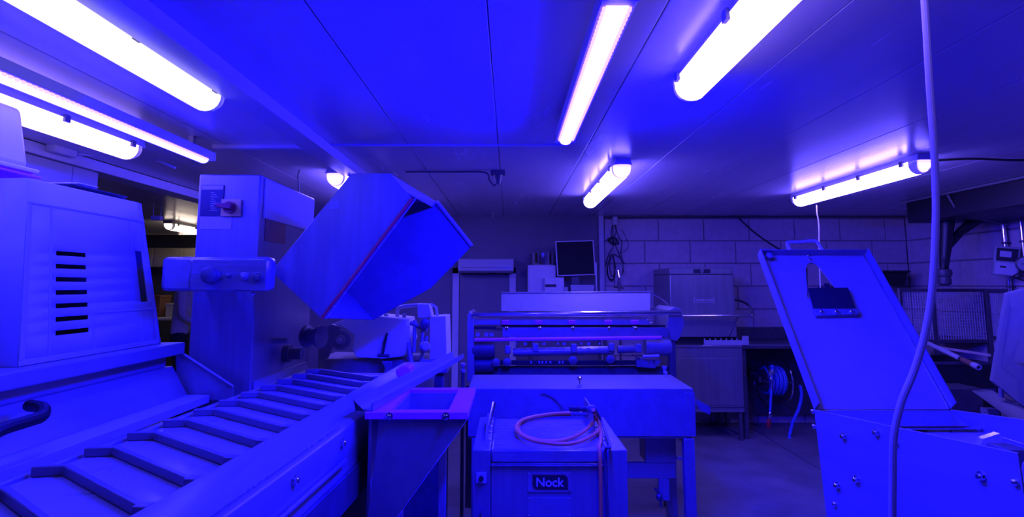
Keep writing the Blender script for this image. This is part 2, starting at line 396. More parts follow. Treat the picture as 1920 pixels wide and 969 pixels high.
hp = [atx(-40,832,-1.30), atx(0,806,-1.30), atx(50,790,-1.30), atx(78,780,-1.305), atx(80,765,-1.33), atx(55,760,-1.40)]
MB().tube(smooth_path(hp, 6), .017, 10).build('black_handle', M['rubber'], r)

# ================================================================== LEFT: flighted conveyor
TH = math.radians(3.2)
def CV(a, s, z): return V((-1.03 + a*math.cos(TH) + s*math.sin(TH), s*math.cos(TH) - a*math.sin(TH), z))
def cbox(b, a0, a1, s0, s1, z0, z1):
    return b.hexa([CV(a0,s0,z0),CV(a1,s0,z0),CV(a1,s1,z0),CV(a0,s1,z0),CV(a0,s0,z1),CV(a1,s0,z1),CV(a1,s1,z1),CV(a0,s1,z1)])
r = root('flighted_conveyor', CV(0,1.8,0), 'long conveyor belt with bent cross flights running from lower left to the cutting machine', 'conveyor')
CS0, CS1 = .45, 3.18
be = cbox(MB(), -.245, .245, CS0, CS1, .955, .998).build('belt', M['belt'], r, bevel=.01)
for k in range(14):
    s = 1.21 + .165*(k-3)
    fl = [(-.235,s+.245),(-.165,s+.262),(.238,s),(.238,s+.016),(-.16,s+.282),(-.235,s+.265)]
    MB().prism([CV(a, q, .998) for a, q in fl], (0,0,.026)).build('flight', M['flight'], be, bevel=.004)  # shade on the flights put into a darker belt colour
for k in range(14):
    s = 1.21 + .165*(k-3)
    cbox(MB(), .205, .2379, s-.0, s+.03, .9981, 1.03).build('flight_end', M['flight'], be, bevel=.003)
cbox(MB(), -.262, -.2455, CS0, CS1+.05, .90, 1.006).build('side_rail', M['satin'], r, bevel=.003)
cbox(MB(), -.268+.0, -.2625, CS0, CS1+.05, .90, 1.006).build('rail_strip', M['satin'], r)
rr = MB(); rr.prism([CV(a, CS0, z) for a, z in ((.246,.90),(.246,1.033),(.262,1.043),(.415,1.046),(.430,1.036),(.436,.975),(.430,.95),(.430,.90))], CV(0,CS1+.1,0)-CV(0,CS0,0))
rail = rr.build('side_rail', M['satin'], r, bevel=.003)
cbox(MB(), .4365, .446, CS0, 1.8, .945, .955).build('rail_lip', M['satin'], r, bevel=.002)
cbox(MB(), .415, .419, CS0, 1.8, 1.0455, 1.048).build('rail_bead', M['steelx'], r)
cbox(MB(), -.24, .44, CS0, CS1, .80, .8995).build('bed', M['dark'], r)
for s in (1.02, 1.45, 1.78):
    bolt(r, CV(.434, s, 1.005), CV(1,0,0)-CV(0,0,0), True)
for a in (-.2, .40):
    for s in (.6, 2.55):
        cbox(MB(), a-.03, a+.03, s-.03, s+.03, 0, .7995).build('leg', M['satin'], r, bevel=.004)
MB().hexa([CV(.37,1.2,.35),CV(.42,1.2,.35),CV(.42,1.26,.35),CV(.37,1.26,.35),CV(.37,1.7,.7995),CV(.42,1.7,.7995),CV(.42,1.76,.7995),CV(.37,1.76,.7995)]).build('brace', M['satin'], r)
# side channel continuing from the lilac frame to the back
p0, p1 = at(668,762,1.88), at(851,662,3.2)
p1.z = p0.z
dv = p1 - p0; sd = V((dv.y,-dv.x,0)).normalized()
r = root('side_channel', p0 + dv*.5 + V((0,0,-.012)), 'open steel channel lying along the conveyor rail beside the lilac frame', 'channel')
ch = MB()
ch.prism([p0+V((0,0,-.012)), p0+V((0,0,.022))-sd*.012, p0+V((0,0,.022))-sd*.006, p0+V((0,0,-.007)), p0+sd*.05+V((0,0,-.007)), p0+sd*.05+V((0,0,.012)), p0+sd*.056+V((0,0,.012)), p0+sd*.056+V((0,0,-.012))], dv)
ch.build('channel_body', M['satin'], r)
MB().prism([p0+V((0,-.001,-.0119)), p0+V((0,-.001,.020))-sd*.008, p0+sd*.03+V((0,-.001,-.0119))], -dv.normalized()*.004).build('channel_end', M['black'], r)

# lilac frame and its chute
FZ = 1.07
r = root('lilac_chute', (-.29, 2.1, 0), 'square lilac plastic frame on a thin steel chute beside the conveyor', 'chute')
fx0, fx1, fy0, fy1 = -.458, -.132, 1.862, 2.30
hx0, hx1, hy0, hy1 = -.385, -.197, 1.905, 2.26
for nm, a, b in (('front',(fx0,fy0),(fx1,hy0)),('back',(fx0,hy1),(fx1,fy1)),('left',(fx0,hy0+.0003),(hx0,hy1-.0003)),('right',(hx1,hy0+.0003),(fx1,hy1-.0003))):
    MB().box((a[0],a[1],FZ-.022),(b[0],b[1],FZ)).build('frame_bar', M['lilac'], r, bevel=.0015)
MB().box((hx0,hy1-.006,FZ-.10),(hx1,hy1-.0005,FZ-.012)).build('hole_lining', M['satin'], r)
MB().box((hx0+.0005,hy0+.001,FZ-.10),(hx0+.006,hy1-.007,FZ-.012)).build('hole_lining', M['satin'], r)
for u in (730, 836):
    p = at(u, 775, fy0); bolt(r, (p.x, fy0, FZ-.012), (0,-1,0), True)
cp = [at(712,781,1.875), at(879,781,1.875), at(744,969,1.875), at(690,1050,1.875), at(690,969,1.875)]
MB().plate(cp, .003).build('chute_plate', M['satin'], r)
q0, q1 = at(879,781,1.873), at(744,969,1.873)
MB().tube([q0, q1, q1+(q1-q0)*.3], .0022, 6).build('plate_edge', M['chrome'], r)
MB().hexa([(-.45,1.885,.60),(-.44,1.885,.60),(-.44,2.28,.60),(-.45,2.28,.60),(-.45,1.885,FZ-.024),(-.44,1.885,FZ-.024),(-.44,2.28,FZ-.024),(-.45,2.28,FZ-.024)]).build('chute_plate', M['satin'], r)
MB().box((-.274,2.29,0),(-.245,2.318,FZ-.0225)).build('leg', M['satin'], r, bevel=.003)
MB().box((-.44,2.29,0),(-.41,2.318,FZ-.0225)).build('leg', M['satin'], r, bevel=.003)
MB().box((-.409,2.295,.55),(-.275,2.313,.58)).build('crossbar', M['satin'], r)

# ================================================================== column with tilted cover and control arm
tw0, tw1 = at(374,327,2.62), at(489,327,2.62)
TX0, TX1, TZ = tw0.x, tw1.x, tw0.z
r = root('machine_column', ((TX0+TX1)/2, 3.05, 0), 'tall steel machine column with a red rotary switch and a hand control arm', 'machine')
bd = MB().box((TX0,2.62,0),(TX1,3.36,TZ)).build('body', M['steel'], r, bevel=.006)
MB().box((TX0-.03,2.70,.2),(TX0-.0005,3.3,TZ-.06)).build('side_cover', M['steel'], r, bevel=.012)
MB().box((TX1+.0005,2.66,TZ-.20),(TX1+.008,3.34,TZ-.01)).build('top_band', M['plastic'], r, bevel=.002)
a, b_ = at(379,347,2.62), at(418,405,2.62)
lb = MB().box((a.x,2.615,b_.z),(b_.x,2.6199,a.z)).build('rating_label', M['navy'], r)
MB().box((a.x+.003,2.6135,a.z-.022),(b_.x-.003,2.6149,a.z-.003)).build('label_header', M['print_'], lb)
for i in range(9):
    z = a.z-.034-.0105*i
    MB().box((a.x+.045+.004*(i%2),2.6142,z-.0022),(a.x+.062+.018*((i*7)%3)/2,2.6149,z)).build('print_line', M['print_'], lb)
a, b_ = at(376,406,2.62), at(434,430,2.62)
MB().box((a.x,2.617,b_.z),(b_.x,2.6199,a.z)).build('sticker', M['plastic'], r)
a, b_ = at(418,374,2.62), at(453,406,2.62)
sw = MB().box((a.x,2.605,b_.z),(b_.x,2.6148,a.z)).build('switch_plate', M['yellow'], r, bevel=.002)
c = (a+b_)/2
MB().cyl((c.x,2.6049,c.z),(c.x,2.585,c.z),.027,20).build('switch_ring', M['knob'], sw)
MB().hexa([V((c.x-.05,2.560,c.z-.002)),V((c.x+.02,2.560,c.z-.012)),V((c.x+.02,2.5849,c.z-.012)),V((c.x-.05,2.5849,c.z-.002)),V((c.x-.05,2.560,c.z+.016)),V((c.x+.02,2.560,c.z+.014)),V((c.x+.02,2.5849,c.z+.014)),V((c.x-.05,2.5849,c.z+.016))]).build('switch_lever', M['knob'], sw, bevel=.003)
a, b_ = atx(497,412,TX1), atx(533,458,TX1)
MB().box((TX1+.0001,a.y,b_.z),(TX1+.004,b_.y,atx(515,414,TX1).z)).build('warning_label', M['brown'], r)
# lower gear on the column
MB().lathe([(.045,0),(.045,.03),(.03,.03),(.03,.09)], (TX1,3.0,1.12), (1,0,0), 18).build('pivot_boss', M['dark'], r)
MB().cyl((TX1,2.85,1.2),(TX1+.07,2.85,1.2),.014).build('pin', M['satin'], r)
MB().hexa([(TX1+.001,2.63,.85),(TX1+.012,2.63,.85),(TX1+.06,3.3,.85),(TX1+.001,3.3,.85),(TX1+.001,2.63,1.04),(TX1+.012,2.63,1.04),(TX1+.012,3.3,1.04),(TX1+.001,3.3,1.04)]).build('lower_guard', M['satin'], r)
p = at(572,630,2.95)
MB().lathe([(.05,0),(.056,.008),(.056,.022),(.042,.026),(.042,.08),(.056,.084),(.056,.10)], p, (.9,-.3,0), 24).build('drum', M['dark'], r)
# control arm
y0 = 2.33
a, b_ = at(302,481,y0), at(502,546,y0)
cb = MB().box((a.x,y0,b_.z),(b_.x,y0+.085,a.z)).build('control_box', M['steelx'], r, bevel=.02)
m1 = at(362,490,y0)
MB().box((m1.x,y0-.004,b_.z+.006),(b_.x-.008,y0-.0002,a.z-.012)).build('face_plate', M['steelx'], cb, bevel=.0015)
MB().box((a.x+.02,y0-.003,b_.z+.012),(m1.x-.01,y0-.0002,a.z-.012)).build('lid_plate', M['satin'], cb, bevel=.001)
p = at(400,516,y0)
MB().lathe([(.034,0),(.034,.012),(.026,.014),(.02,.02),(.02,.035),(.031,.045),(.033,.06),(.028,.075),(.012,.082)], (p.x,y0-.004,p.z), (.25,-1,0), 24).build('stop_button', M['dgrey'], cb)
for u, v_, rr_ in ((431,517,.009),(459,518,.016),(485,520,.022)):
    p = at(u, v_, y0)
    MB().lathe([(rr_,0),(rr_,.008),(rr_*.75,.010),(rr_*.7,.006),(rr_*.6,.014),(rr_*.3,.016)], (p.x,y0-.004,p.z), (0,-1,0), 18).build('push_button', M['dark' if rr_ != .016 else 'satin'], cb)
MB().box((-1.40,y0+.0855,1.48),(-1.30,2.6195,1.53)).build('arm', M['satin'], r, bevel=.006)
bolt(r, at(474,548,y0+.03), (0,-.3,-1), True)

# tilted cover
Yn, Yf = 2.46, 3.02
N = [at(u,v,Yn) for u, v in ((659,325),(731,325),(773,372),(603,597),(508,509))]
sh = at(819,379,Yf) - N[1]
Fp = [N[0]+sh, at(819,379,Yf), at(885,461,Yf), at(808,540,Yf), at(700,600,Yf), N[4]+sh*.95]
r = root('tilted_cover', ((N[3].x+N[1].x)/2, 2.7, min(p.z for p in N)), 'big steel box cover tilted open, with a dark red seal along its edge', 'machine cover')
MB().prism(N, (0,.008,0)).build('near_panel', M['steel'], r, bevel=.002)
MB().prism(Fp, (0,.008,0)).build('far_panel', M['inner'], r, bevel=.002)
def quad(b, p, t): return b.plate(p, t)
i_ = V((0,.0085,0))
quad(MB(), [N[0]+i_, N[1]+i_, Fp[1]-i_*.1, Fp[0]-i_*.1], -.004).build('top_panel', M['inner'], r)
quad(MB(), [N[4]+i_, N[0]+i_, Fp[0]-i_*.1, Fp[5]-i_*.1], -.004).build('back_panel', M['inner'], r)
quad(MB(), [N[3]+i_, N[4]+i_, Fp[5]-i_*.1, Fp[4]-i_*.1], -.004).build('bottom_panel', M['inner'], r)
c0 = N[1] + (N[2]-N[1])*.75
quad(MB(), [N[1]+i_, c0+i_, at(812,388,Yf)-i_*.1, Fp[1]-i_*.1], -.004).build('front_lip', M['plastic'], r)
MB().tube([Fp[1]+V((0,-.006,.004)), Fp[2]+V((0,-.006,0))], .010, 6).build('edge_bar', M['plastic'], r)
MB().tube([N[2]+V((.0,-.002,0)), N[3]+V((.0,-.002,0))], .0065, 8).build('seal', M['red'], r)
MB().tube([N[2]+V((.014,.004,0)), N[3]+V((.014,.004,0))], .005, 6).build('seal_rail', M['steelx'], r)
a = at(618,378,Yn); 
MB().prism([at(u,v,Yn) for u, v in ((619,377),(637,375),(635,392),(617,394))], (0,-.002,0)).build('cover_patch', M['satin'], r)
for u, v in ((818,376),(655,327)): bolt(r, at(u,v,Yn-.001) if u < 700 else Fp[1]+V((0,-.012,0)), (0,-1,0))

# cutting machine at the conveyor's end
Yc = 3.46
r = root('cutting_machine', at(710,640,Yc)*1 + V((0,.2,-at(710,640,Yc).z)), 'cutting machine with shaft, levers and covers at the end of the flighted conveyor', 'machine')
cv = [(644,588),(656,586),(708,592),(762,598),(768,640),(756,668),(715,673),(668,670),(660,655),(664,628),(640,612),(625,606),(643,600)]
MB().prism([at(u,v,Yc) for u, v in cv], (0,.30,0)).build('cover', M['white'], r, bevel=.006)
MB().prism([at(u,v,Yc-.03) for u, v in ((598,619),(622,607),(640,613),(614,672),(596,674))], (0,.02,0)).build('swing_plate', M['satin'], r, bevel=.003)
p = at(640,637,Yc-.031)
MB().lathe([(.058,0),(.058,.012),(.03,.014),(.03,.035),(.024,.04)], p, (0,-1,0), 24).build('shaft_flange', M['satin'], r)
MB().lathe([(.02,.0),(.02,.012),(.006,.016)], p+V((0,-.0405,0)), (0,-1,0), 6).build('shaft_nut', M['plastic'], r)
MB().tube([at(726,624,Yc-.03), at(722,640,Yc-.035), at(717,666,Yc-.04)], [.006,.009,.008], 10).build('lever', M['black'], r)
MB().cyl(at(708,666,Yc-.04), at(730,667,Yc-.04), .009).build('lever_bar', M['dgrey'], r)
MB().prism([at(u,v,Yc-.02) for u, v in ((715,677),(735,678),(733,700),(727,708),(716,706),(722,690))], (0,.03,0)).build('foot_bracket', M['satin'], r, bevel=.003)
MB().prism([at(u,v,Yc+.05) for u, v in ((806,594),(836,592),(838,676),(806,674))], (0,.25,0)).build('side_column', M['white'], r, bevel=.004)
for u0, v0, u1, v1, rr_ in ((764,634,772,688,.018),(778,600,776,660,.012),(793,612,790,655,.010),(800,630,786,690,.011),(770,605,800,618,.014)):
    MB().cyl(at(u0,v0,Yc+.02), at(u1,v1,Yc+.0), rr_, 14).build('ram', M['satin'], r)
MB().lathe([(.02,0),(.03,.005),(.03,.04),(.02,.045)], at(796,606,Yc+.0), (.2,-1,0), 18).build('dial', M['dark'], r)
MB().lathe([(.02,0),(.028,.005),(.028,.05),(.02,.06)], at(793,650,Yc-.02), (.5,-1,.2), 18).build('hand_knob', M['plastic'], r)
MB().tube(smooth_path([at(745,594,Yc+.1), at(747,578,Yc+.1), at(770,573,Yc+.1), at(795,574,Yc+.1), at(800,594,Yc+.1)], 6), .012, 10).build('top_bar', M['plastic'], r)
MB().prism([at(u,v,Yc+.02) for u, v in ((782,569),(805,570),(810,594),(784,596))], (0,.1,0)).build('top_block', M['white'], r, bevel=.005)
MB().tube([at(808,570,Yc+.08), at(818,576,Yc+.08), at(820,592,Yc+.08)], .008, 8).build('top_hook', M['plastic'], r)
MB().tube([at(685,571,Yc+.2), at(722,568,Yc+.2)], .004, 6).build('top_rod', M['chrome'], r)
for u in (711, 724, 758):
    MB().lathe([(.012,0),(.012,.02),(.008,.024)], at(u,593,Yc+.04)+V((0,0,-.006)), (0,0,1), 12).build('screw_cap', M['plastic'], r)
MB().prism([at(u,v,Yc+.05) for u, v in ((596,672),(838,675),(838,700),(596,700))], (0,.35,0)).build('bed', M['satin'], r, bevel=.004)
MB().box((at(600,700,Yc).x,Yc+.08,0),(at(830,700,Yc).x,Yc+.38,at(700,701,Yc).z)).build('base', M['dark'], r, bevel=.01)
o = MB().prism([at(u,v,2.62) for u, v in ((740,700),(752,690),(768,693),(770,708),(762,714),(744,713))], (0,.12,0))
for q in o.v: q.z += .012
o = o.build('lilac_block', M['lilac'], bevel=.008)
tag(o, 'small lilac plastic block lying in the channel behind the lilac frame', 'block')

# ================================================================== MIDDLE: cooler box with lid and hose
NX0, NX1, NY0, NY1, NZ = -.145, .465, 2.335, 2.90, .825
r = root('skinning_machine', ((NX0+NX1)/2, 2.6, 0), 'boxy steel machine with a hinged lid and a dark name plate reading Nock', 'machine')
a_ = at(921,838,NY0); b_ = at(1137,838,NY0); lx0, lx1 = a_.x, b_.x
MB().box((NX0,NY0,.12),(lx0-.002,NY1,NZ)).box((lx1+.002,NY0,.12),(NX1,NY1,NZ)).box((lx0-.002,NY0+.015,.12),(lx1+.002,NY1,NZ-.06)).build('body', M['steel'], r, bevel=.004)
MB().box((lx0,NY0+.002,.14),(lx1,NY0+.0148,NZ-.06)).build('front_panel', M['steel'], r, bevel=.003)
ld = MB().box((lx0,NY0-.006,NZ-.048),(lx1,NY1-.05,NZ+.003)).build('lid', M['steelx'], r, bevel=.008)
MB().tube([(lx0,NY0-.008,NZ-.052),(lx1,NY0-.008,NZ-.052)], .005, 8).build('lid_rim', M['chrome'], ld)
for x in (lx0-.012, lx1+.012):
    for y in (NY0+.14, NY0+.26, NY0+.36, NY0+.45): bolt(r, (x, y, NZ), (0,0,1))
MB().hexa([(lx0-.03,NY0+.12,NZ+.0005),(lx0-.022,NY0+.12,NZ+.0005),(lx0-.022,NY0+.42,NZ+.0005),(lx0-.03,NY0+.42,NZ+.0005),(lx0-.03,NY0+.16,NZ+.02),(lx0-.022,NY0+.16,NZ+.02),(lx0-.022,NY0+.42,NZ+.05),(lx0-.03,NY0+.42,NZ+.05)]).build('lid_stay', M['steel'], r)
MB().tube([(lx0-.02,NY0+.28,NZ+.02),(lx0-.01,NY0+.34,NZ+.06),(lx0+.0,NY0+.4,NZ+.10)], .008).build('latch', M['chrome'], r)
for x in (NX0+.05, NX1-.05):
    for y in (NY0+.06, NY1-.06):
        cs = MB().box((x-.02,y-.02,.07),(x+.02,y+.02,.119)).build('caster', M['dark'], r)
        MB().cyl((x-.014,y+.015,.035),(x+.014,y+.015,.035),.035,18).build('wheel', M['rubber'], cs)
# name plate
ya = NY0 + .002
pa, pb = at(989,885,ya), at(1071,922,ya)
pl = MB().box((pa.x,ya-.003,pb.z),(pb.x,ya-.0001,pa.z)).build('name_plate', M['satin'], r)
ox0, ox1, oz1, oz0 = at(999,890,ya).x, at(1064,890,ya).x, at(1000,890,ya).z, at(1000,916,ya).z
def leaf(x0, x1, z0, z1, rad, y, th):
    pts = [V((x0,y,z1))] + [V((x1-rad+rad*math.cos(t), y, z1-rad+rad*math.sin(t))) for t in [math.pi/2*(1-i/6) for i in range(7)]]
    pts += [V((x1,y,z0))] + [V((x0+rad+rad*math.cos(t), y, z0+rad+rad*math.sin(t))) for t in [math.pi*1.5-math.pi/2*i/6 for i in range(7)]]
    return MB().prism(pts, (0,-th,0))
leaf(ox0-.003, ox1+.003, oz0-.003, oz1+.003, .021, ya-.0031, .0008).build('badge_border', M['brown'], pl)
leaf(ox0, ox1, oz0, oz1, .018, ya-.0040, .0008).build('badge', M['black'], pl)
fc = bpy.data.curves.new('nock_text', 'FONT'); fc.body = 'Nock'; fc.size = 1; fc.extrude = .012; fc.offset = .018
fo = bpy.data.objects.new('t', fc); COL.objects.link(fo); bpy.context.view_layer.update()
tm = bpy.data.meshes.new_from_object(fo.evaluated_get(bpy.context.evaluated_depsgraph_get())); COL.objects.unlink(fo); bpy.data.objects.remove(fo)
xs = [q.co.x for q in tm.vertices]; ys = [q.co.y for q in tm.vertices]
kx = (ox1-ox0)*.80/(max(xs)-min(xs)); kz = (oz1-oz0)*.66/(max(ys)-min(ys))
for q in tm.vertices:
    x, y, z = q.co
    q.co = V(((ox0+ox1)/2 + (x-(max(xs)+min(xs))/2)*kx, ya-.0049 - (z+.012)*.03, (oz0+oz1)/2 + (y-(max(ys)+min(ys))/2)*kz)) - ORG[pl]
tm.materials.append(M['lgrey']); to = bpy.data.objects.new('lettering', tm); COL.objects.link(to); to.parent = pl
pa, pb = at(989,932,ya), at(1071,975,ya)
p2 = MB().box((pa.x,ya-.003,pb.z),(pb.x,ya-.0001,pa.z)).build('data_plate', M['satin'], r)
for pp in ((992,888),(1068,888),(992,918),(1068,918),(992,935),(1068,935),(992,966),(1068,966)):
    q = at(pp[0], pp[1], ya-.003); place('rivet', BOLT, None, r, q, (0,-1,0)).scale = (.4,.4,.4)
pa, pb = at(893,885,NY0), at(912,905,NY0)
sb = MB().box((pa.x,NY0-.006,pb.z),(pb.x,NY0-.0001,pa.z)).build('switch_plate', M['plastic'], r, bevel=.001)
MB().cyl(((pa.x+pb.x)/2,NY0-.0061,(pa.z+pb.z)/2),((pa.x+pb.x)/2,NY0-.018,(pa.z+pb.z)/2),.010).build('switch_button', M['black'], sb)
MB().cyl(at(903,958,NY0), at(903,958,NY0)+V((0,-.02,0)), .004).tube([at(903,958,NY0-.018), at(903,990,NY0-.018)], .003).build('toggle', M['chrome'], r)
# air hose coil with blow gun
skin_root = r
r = root('air_hose', (.2, 2.6, NZ+.003), 'coiled orange air hose with a black air gun on the lidded machine', 'hose')
hz = NZ + .012
def lid(u, v, dz=0): return atz(u, v, hz + dz)
loop = [lid(1112,768,.10), lid(1115,785,.04), lid(1095,808,.012), lid(1060,824,0), lid(1015,826,0), lid(980,815,0), lid(972,800,0), lid(985,786,0), lid(1030,778,0), lid(1080,777,0), lid(1105,779,.006),
        lid(1122,790,.012), lid(1122,806,.012), lid(1100,822,.008), lid(1065,832,.012), lid(1010,828,.014), lid(978,816,.014), lid(968,800,.014), lid(985,785,.012), lid(1035,776,.01), lid(1085,774,.01), lid(1108,776,.03)]
MB().tube(smooth_path(loop, 7), .0078, 10).build('coil', M['orange'], r)
dp = at(1125,850,NY0-.018)
drop = [lid(1113,768,.10), lid(1120,785,.03), lid(1126,806,.006), lid(1126,828,.006), V((dp.x,NY0+.004,NZ+.013)), V((dp.x,NY0-.014,NZ-.004)), V((dp.x,NY0-.022,NZ-.06)), V((dp.x-.001,NY0-.02,.5)), V((dp.x-.002,NY0-.02,.16))]
MB().tube(smooth_path(drop, 8), .0075, 10).build('hose_drop', M['orange'], r)
g0, g1 = lid(1068,766,.09), lid(1112,768,.095)
gun = MB().tube([g0, g0+(g1-g0)*.4, g0+(g1-g0)*.42, g0+(g1-g0)*.55, g0+(g1-g0)*.57, g1], [.012,.013,.009,.009,.013,.014], 10).build('air_gun', M['black'], r)
gun = tag(gun, 'black air gun')
MB().lathe([(.02,0),(.022,.02),(.016,.03)], g1+V((-.008,0,-.012)), (0,0,1), 12).build('valve', M['dgrey'], gun)
MB().tube([lid(1070,775,.03), lid(1100,776,.03)], .010, 8).build('trigger', M['dgrey'], gun)
MB().box(lid(1102,780,-.009)+V((-.01,0,0)), lid(1108,770,.08)+V((.01,0,0))).build('holder', M['satin'], gun)
# dark hose on the right edge
o = MB().tube(smooth_path([lid(1116,768,.09), lid(1128,790,.03), lid(1138,818,.008), lid(1144,838,.008), V((NX1-.09,NY0-.016,NZ-.01)), V((NX1-.085,NY0-.018,.6)), V((NX1-.08,NY0-.018,.16))], 8), .006, 8).build('dark_tube', M['dgrey'], r)

# ================================================================== MIDDLE: long trough frame
GY0, GY1 = 3.32, 3.76
ga = at(1300,729,GY0); GZ = ga.z; GX1 = ga.x; GX0 = at(878,729,GY0).x; gb = at(1100,818,GY0).z
r = root('trough_frame', ((GX0+GX1)/2, 3.5, 0), 'long smooth steel trough on legs behind the boxy lidded machine', 'trough')
MB().box((GX0,GY0,gb),(GX1,GY0+.01,GZ)).build('front_panel', M['satin'], r, bevel=.002)
MB().hexa([V((GX0,GY0+.0101,GZ-.012)),V((GX1,GY0+.0101,GZ-.012)),V((GX1-.004,GY1,GZ+.004)),V((GX0,GY1,GZ+.004)),V((GX0,GY0,GZ+.001)),V((GX1,GY0,GZ+.001)),V((GX1-.004,GY1,GZ+.012)),V((GX0,GY1,GZ+.012))]).build('top_panel', M['satin'], r, bevel=.002)
MB().box((GX1-.012,GY0+.0105,gb),(GX1,GY1,GZ-.013)).build('end_panel', M['satin'], r)
MB().box((GX0,GY0+.0105,gb-.012),(GX1-.0125,GY1,gb)).build('bottom_panel', M['satin'], r)
for x in (GX0+.02, GX1-.062):
    for y in (GY0, GY1-.06):
        MB().box((x,y,0),(x+.06,y+.055,gb-.0125 if x < .5 else gb-.0125)).build('leg', M['satin'], r, bevel=.004)
MB().box((GX1-.052,GY0-.005,gb-.0),(GX1+.006,GY0-.0002,GZ-.02)).build('corner_post', M['satin'], r, bevel=.002)
cz1, cz0 = at(1240,868,3.5).z, at(1240,897,3.5).z
MB().box((GX0+.081,3.5,cz0),(GX1-.063,3.54,cz1)).build('crossbar', M['satin'], r, bevel=.003)
MB().box((at(1210,840,3.5).x,3.5,cz1+.0005),(at(1268,840,3.5).x,3.66,gb-.0125)).build('gear_box', M['satin'], r, bevel=.004)
MB().box((at(1270,857,3.5).x,3.49,at(1270,861,3.5).z),(at(1286,857,3.5).x,3.52,at(1270,856,3.5).z)).build('rail_stop', M['plastic'], r)
px = at(1245,900,3.5)
MB().box((px.x-.03,3.5,at(1245,938,3.5).z),(px.x+.03,3.53,cz0-.0005)).build('hanger', M['satin'], r)
MB().lathe([(.012,0),(.02,.01),(.02,.03),(.01,.04)], at(1236,925,3.48), (0,0,-1), 10).tube([at(1228,915,3.48), at(1238,928,3.48), at(1240,950,3.48)], .008).build('clamp_screw', M['dark'], r)
MB().prism([at(u,v,GY0+.2) for u, v in ((1306,748),(1332,763),(1332,778),(1306,766))], (0,.06,0)).build('side_flap', M['satin'], r)
for u, v in ((1089,722),):
    MB().lathe([(.016,0),(.016,.006),(.006,.008),(.006,.03),(.016,.04),(.016,.05),(.006,.056)], atz(u,727,GZ+.003)+V((0,.05,0)), (0,0,1), 14).build('knob', M['chrome'], r)
MB().lathe([(.012,0),(.008,.008),(.008,.022),(.012,.026)], V((GX1-.05,GY1-.06,GZ+.0125)), (0,0,1), 10).build('stud', M['plastic'], r)
MB().tube(smooth_path([at(1014,740,GY0-.004), at(1022,738,GY0-.01), at(1040,748,GY0-.01), at(1056,766,GY0-.02)], 6), .003, 6).build('thin_wire', M['dark'], r)

# ================================================================== MIDDLE: roller machine
RY = 3.98
def rp(u, v, dy=0): return at(u, v, RY + dy)
r = root('roller_machine', (rp(1080,700).x, RY+.2, 0), 'wide roller machine with bright cross bars and a long hopper, behind the trough', 'machine')
MB().prism([rp(u,v) for u, v in ((876,592),(881,583),(888,592),(890,715),(876,715))], (0,.42,0)).build('end_plate', M['satin'], r, bevel=.003)
MB().prism([rp(u,v) for u, v in ((1254,581),(1264,575),(1277,578),(1284,606),(1276,632),(1268,640),(1258,636),(1252,612))], (0,.40,0)).build('end_plate', M['satin'], r, bevel=.003)
MB().prism([rp(u,v) for u, v in ((1256,641),(1266,641),(1268,712),(1256,712))], (0,.05,0)).build('end_post', M['dark'], r)
def bar(nm, u0, u1, v0, v1, dy, th, mt, bev=.002):
    a, b = rp(u0,v0,dy), rp(u1,v1,dy); return MB().box((a.x,a.y,b.z),(b.x,a.y+th,a.z)).build(nm, M[mt], r, bevel=bev)
MB().prism([rp(940,549,.36), rp(1219,547,.36), rp(1219,583,.22), rp(940,583,.22)], (0,.008,0)).build('hopper_front', M['grey2'], r)
MB().tube([rp(940,549,.355), rp(1219,547,.355)], .006, 8).build('hopper_lip', M['steelx'], r)
MB().prism([rp(940,549,.369), rp(940,583,.229), rp(940,583,.40), rp(940,549,.40)], (.006,0,0)).build('hopper_side', M['satin'], r)
MB().prism([rp(1219,547,.369), rp(1219,583,.229), rp(1219,583,.40), rp(1219,547,.40)], (-.006,0,0)).build('hopper_side', M['satin'], r)
MB().tube([rp(1221,549,.3), rp(1245,563,.3), rp(1252,570,.28), rp(1259,581,.25)], .005, 8).build('hopper_stay', M['chrome'], r)
MB().tube([rp(886,589,-.03), rp(1276,586,-.03)], .016, 14).build('cross_tube', M['chrome'], r)
bar('upper_slat', 886, 938, 597, 609, .02, .01, 'satin')
bar('upper_slat', 940, 1218, 593, 609, .03, .01, 'satin')
bar('dark_gap', 940, 1253, 609, 614, .06, .02, 'black', 0)
bar('lower_slat', 942, 1253, 614, 632, .02, .012, 'satin')
MB().tube([rp(890,637,-.03), rp(1240,633,-.03)], .012, 10).build('lower_bar', M['lilac'], r)
bar('left_block', 888, 930, 612, 617, .03, .1, 'black')
for i, u in enumerate((896, 912, 922)):
    MB().cyl(rp(u,627,.0), rp(u,627,-.02), .014, 12).build('link', M['satin'], r)
for u in (948, 1010, 1072, 1140, 1190):
    MB().obox(rp(u,604,.022), (.05,.014,.03)).build('clamp', M['lilac'], r, bevel=.003)
    MB().lathe([(.012,0),(.012,.01),(.007,.016)], rp(u+2,615,.018), (0,-1,0), 10).build('clamp_screw', M['chrome'], r)
for u, v in ((1215,600),(1221,606),(1188,613)): bolt(r, rp(u,v,.02), (0,-1,0))
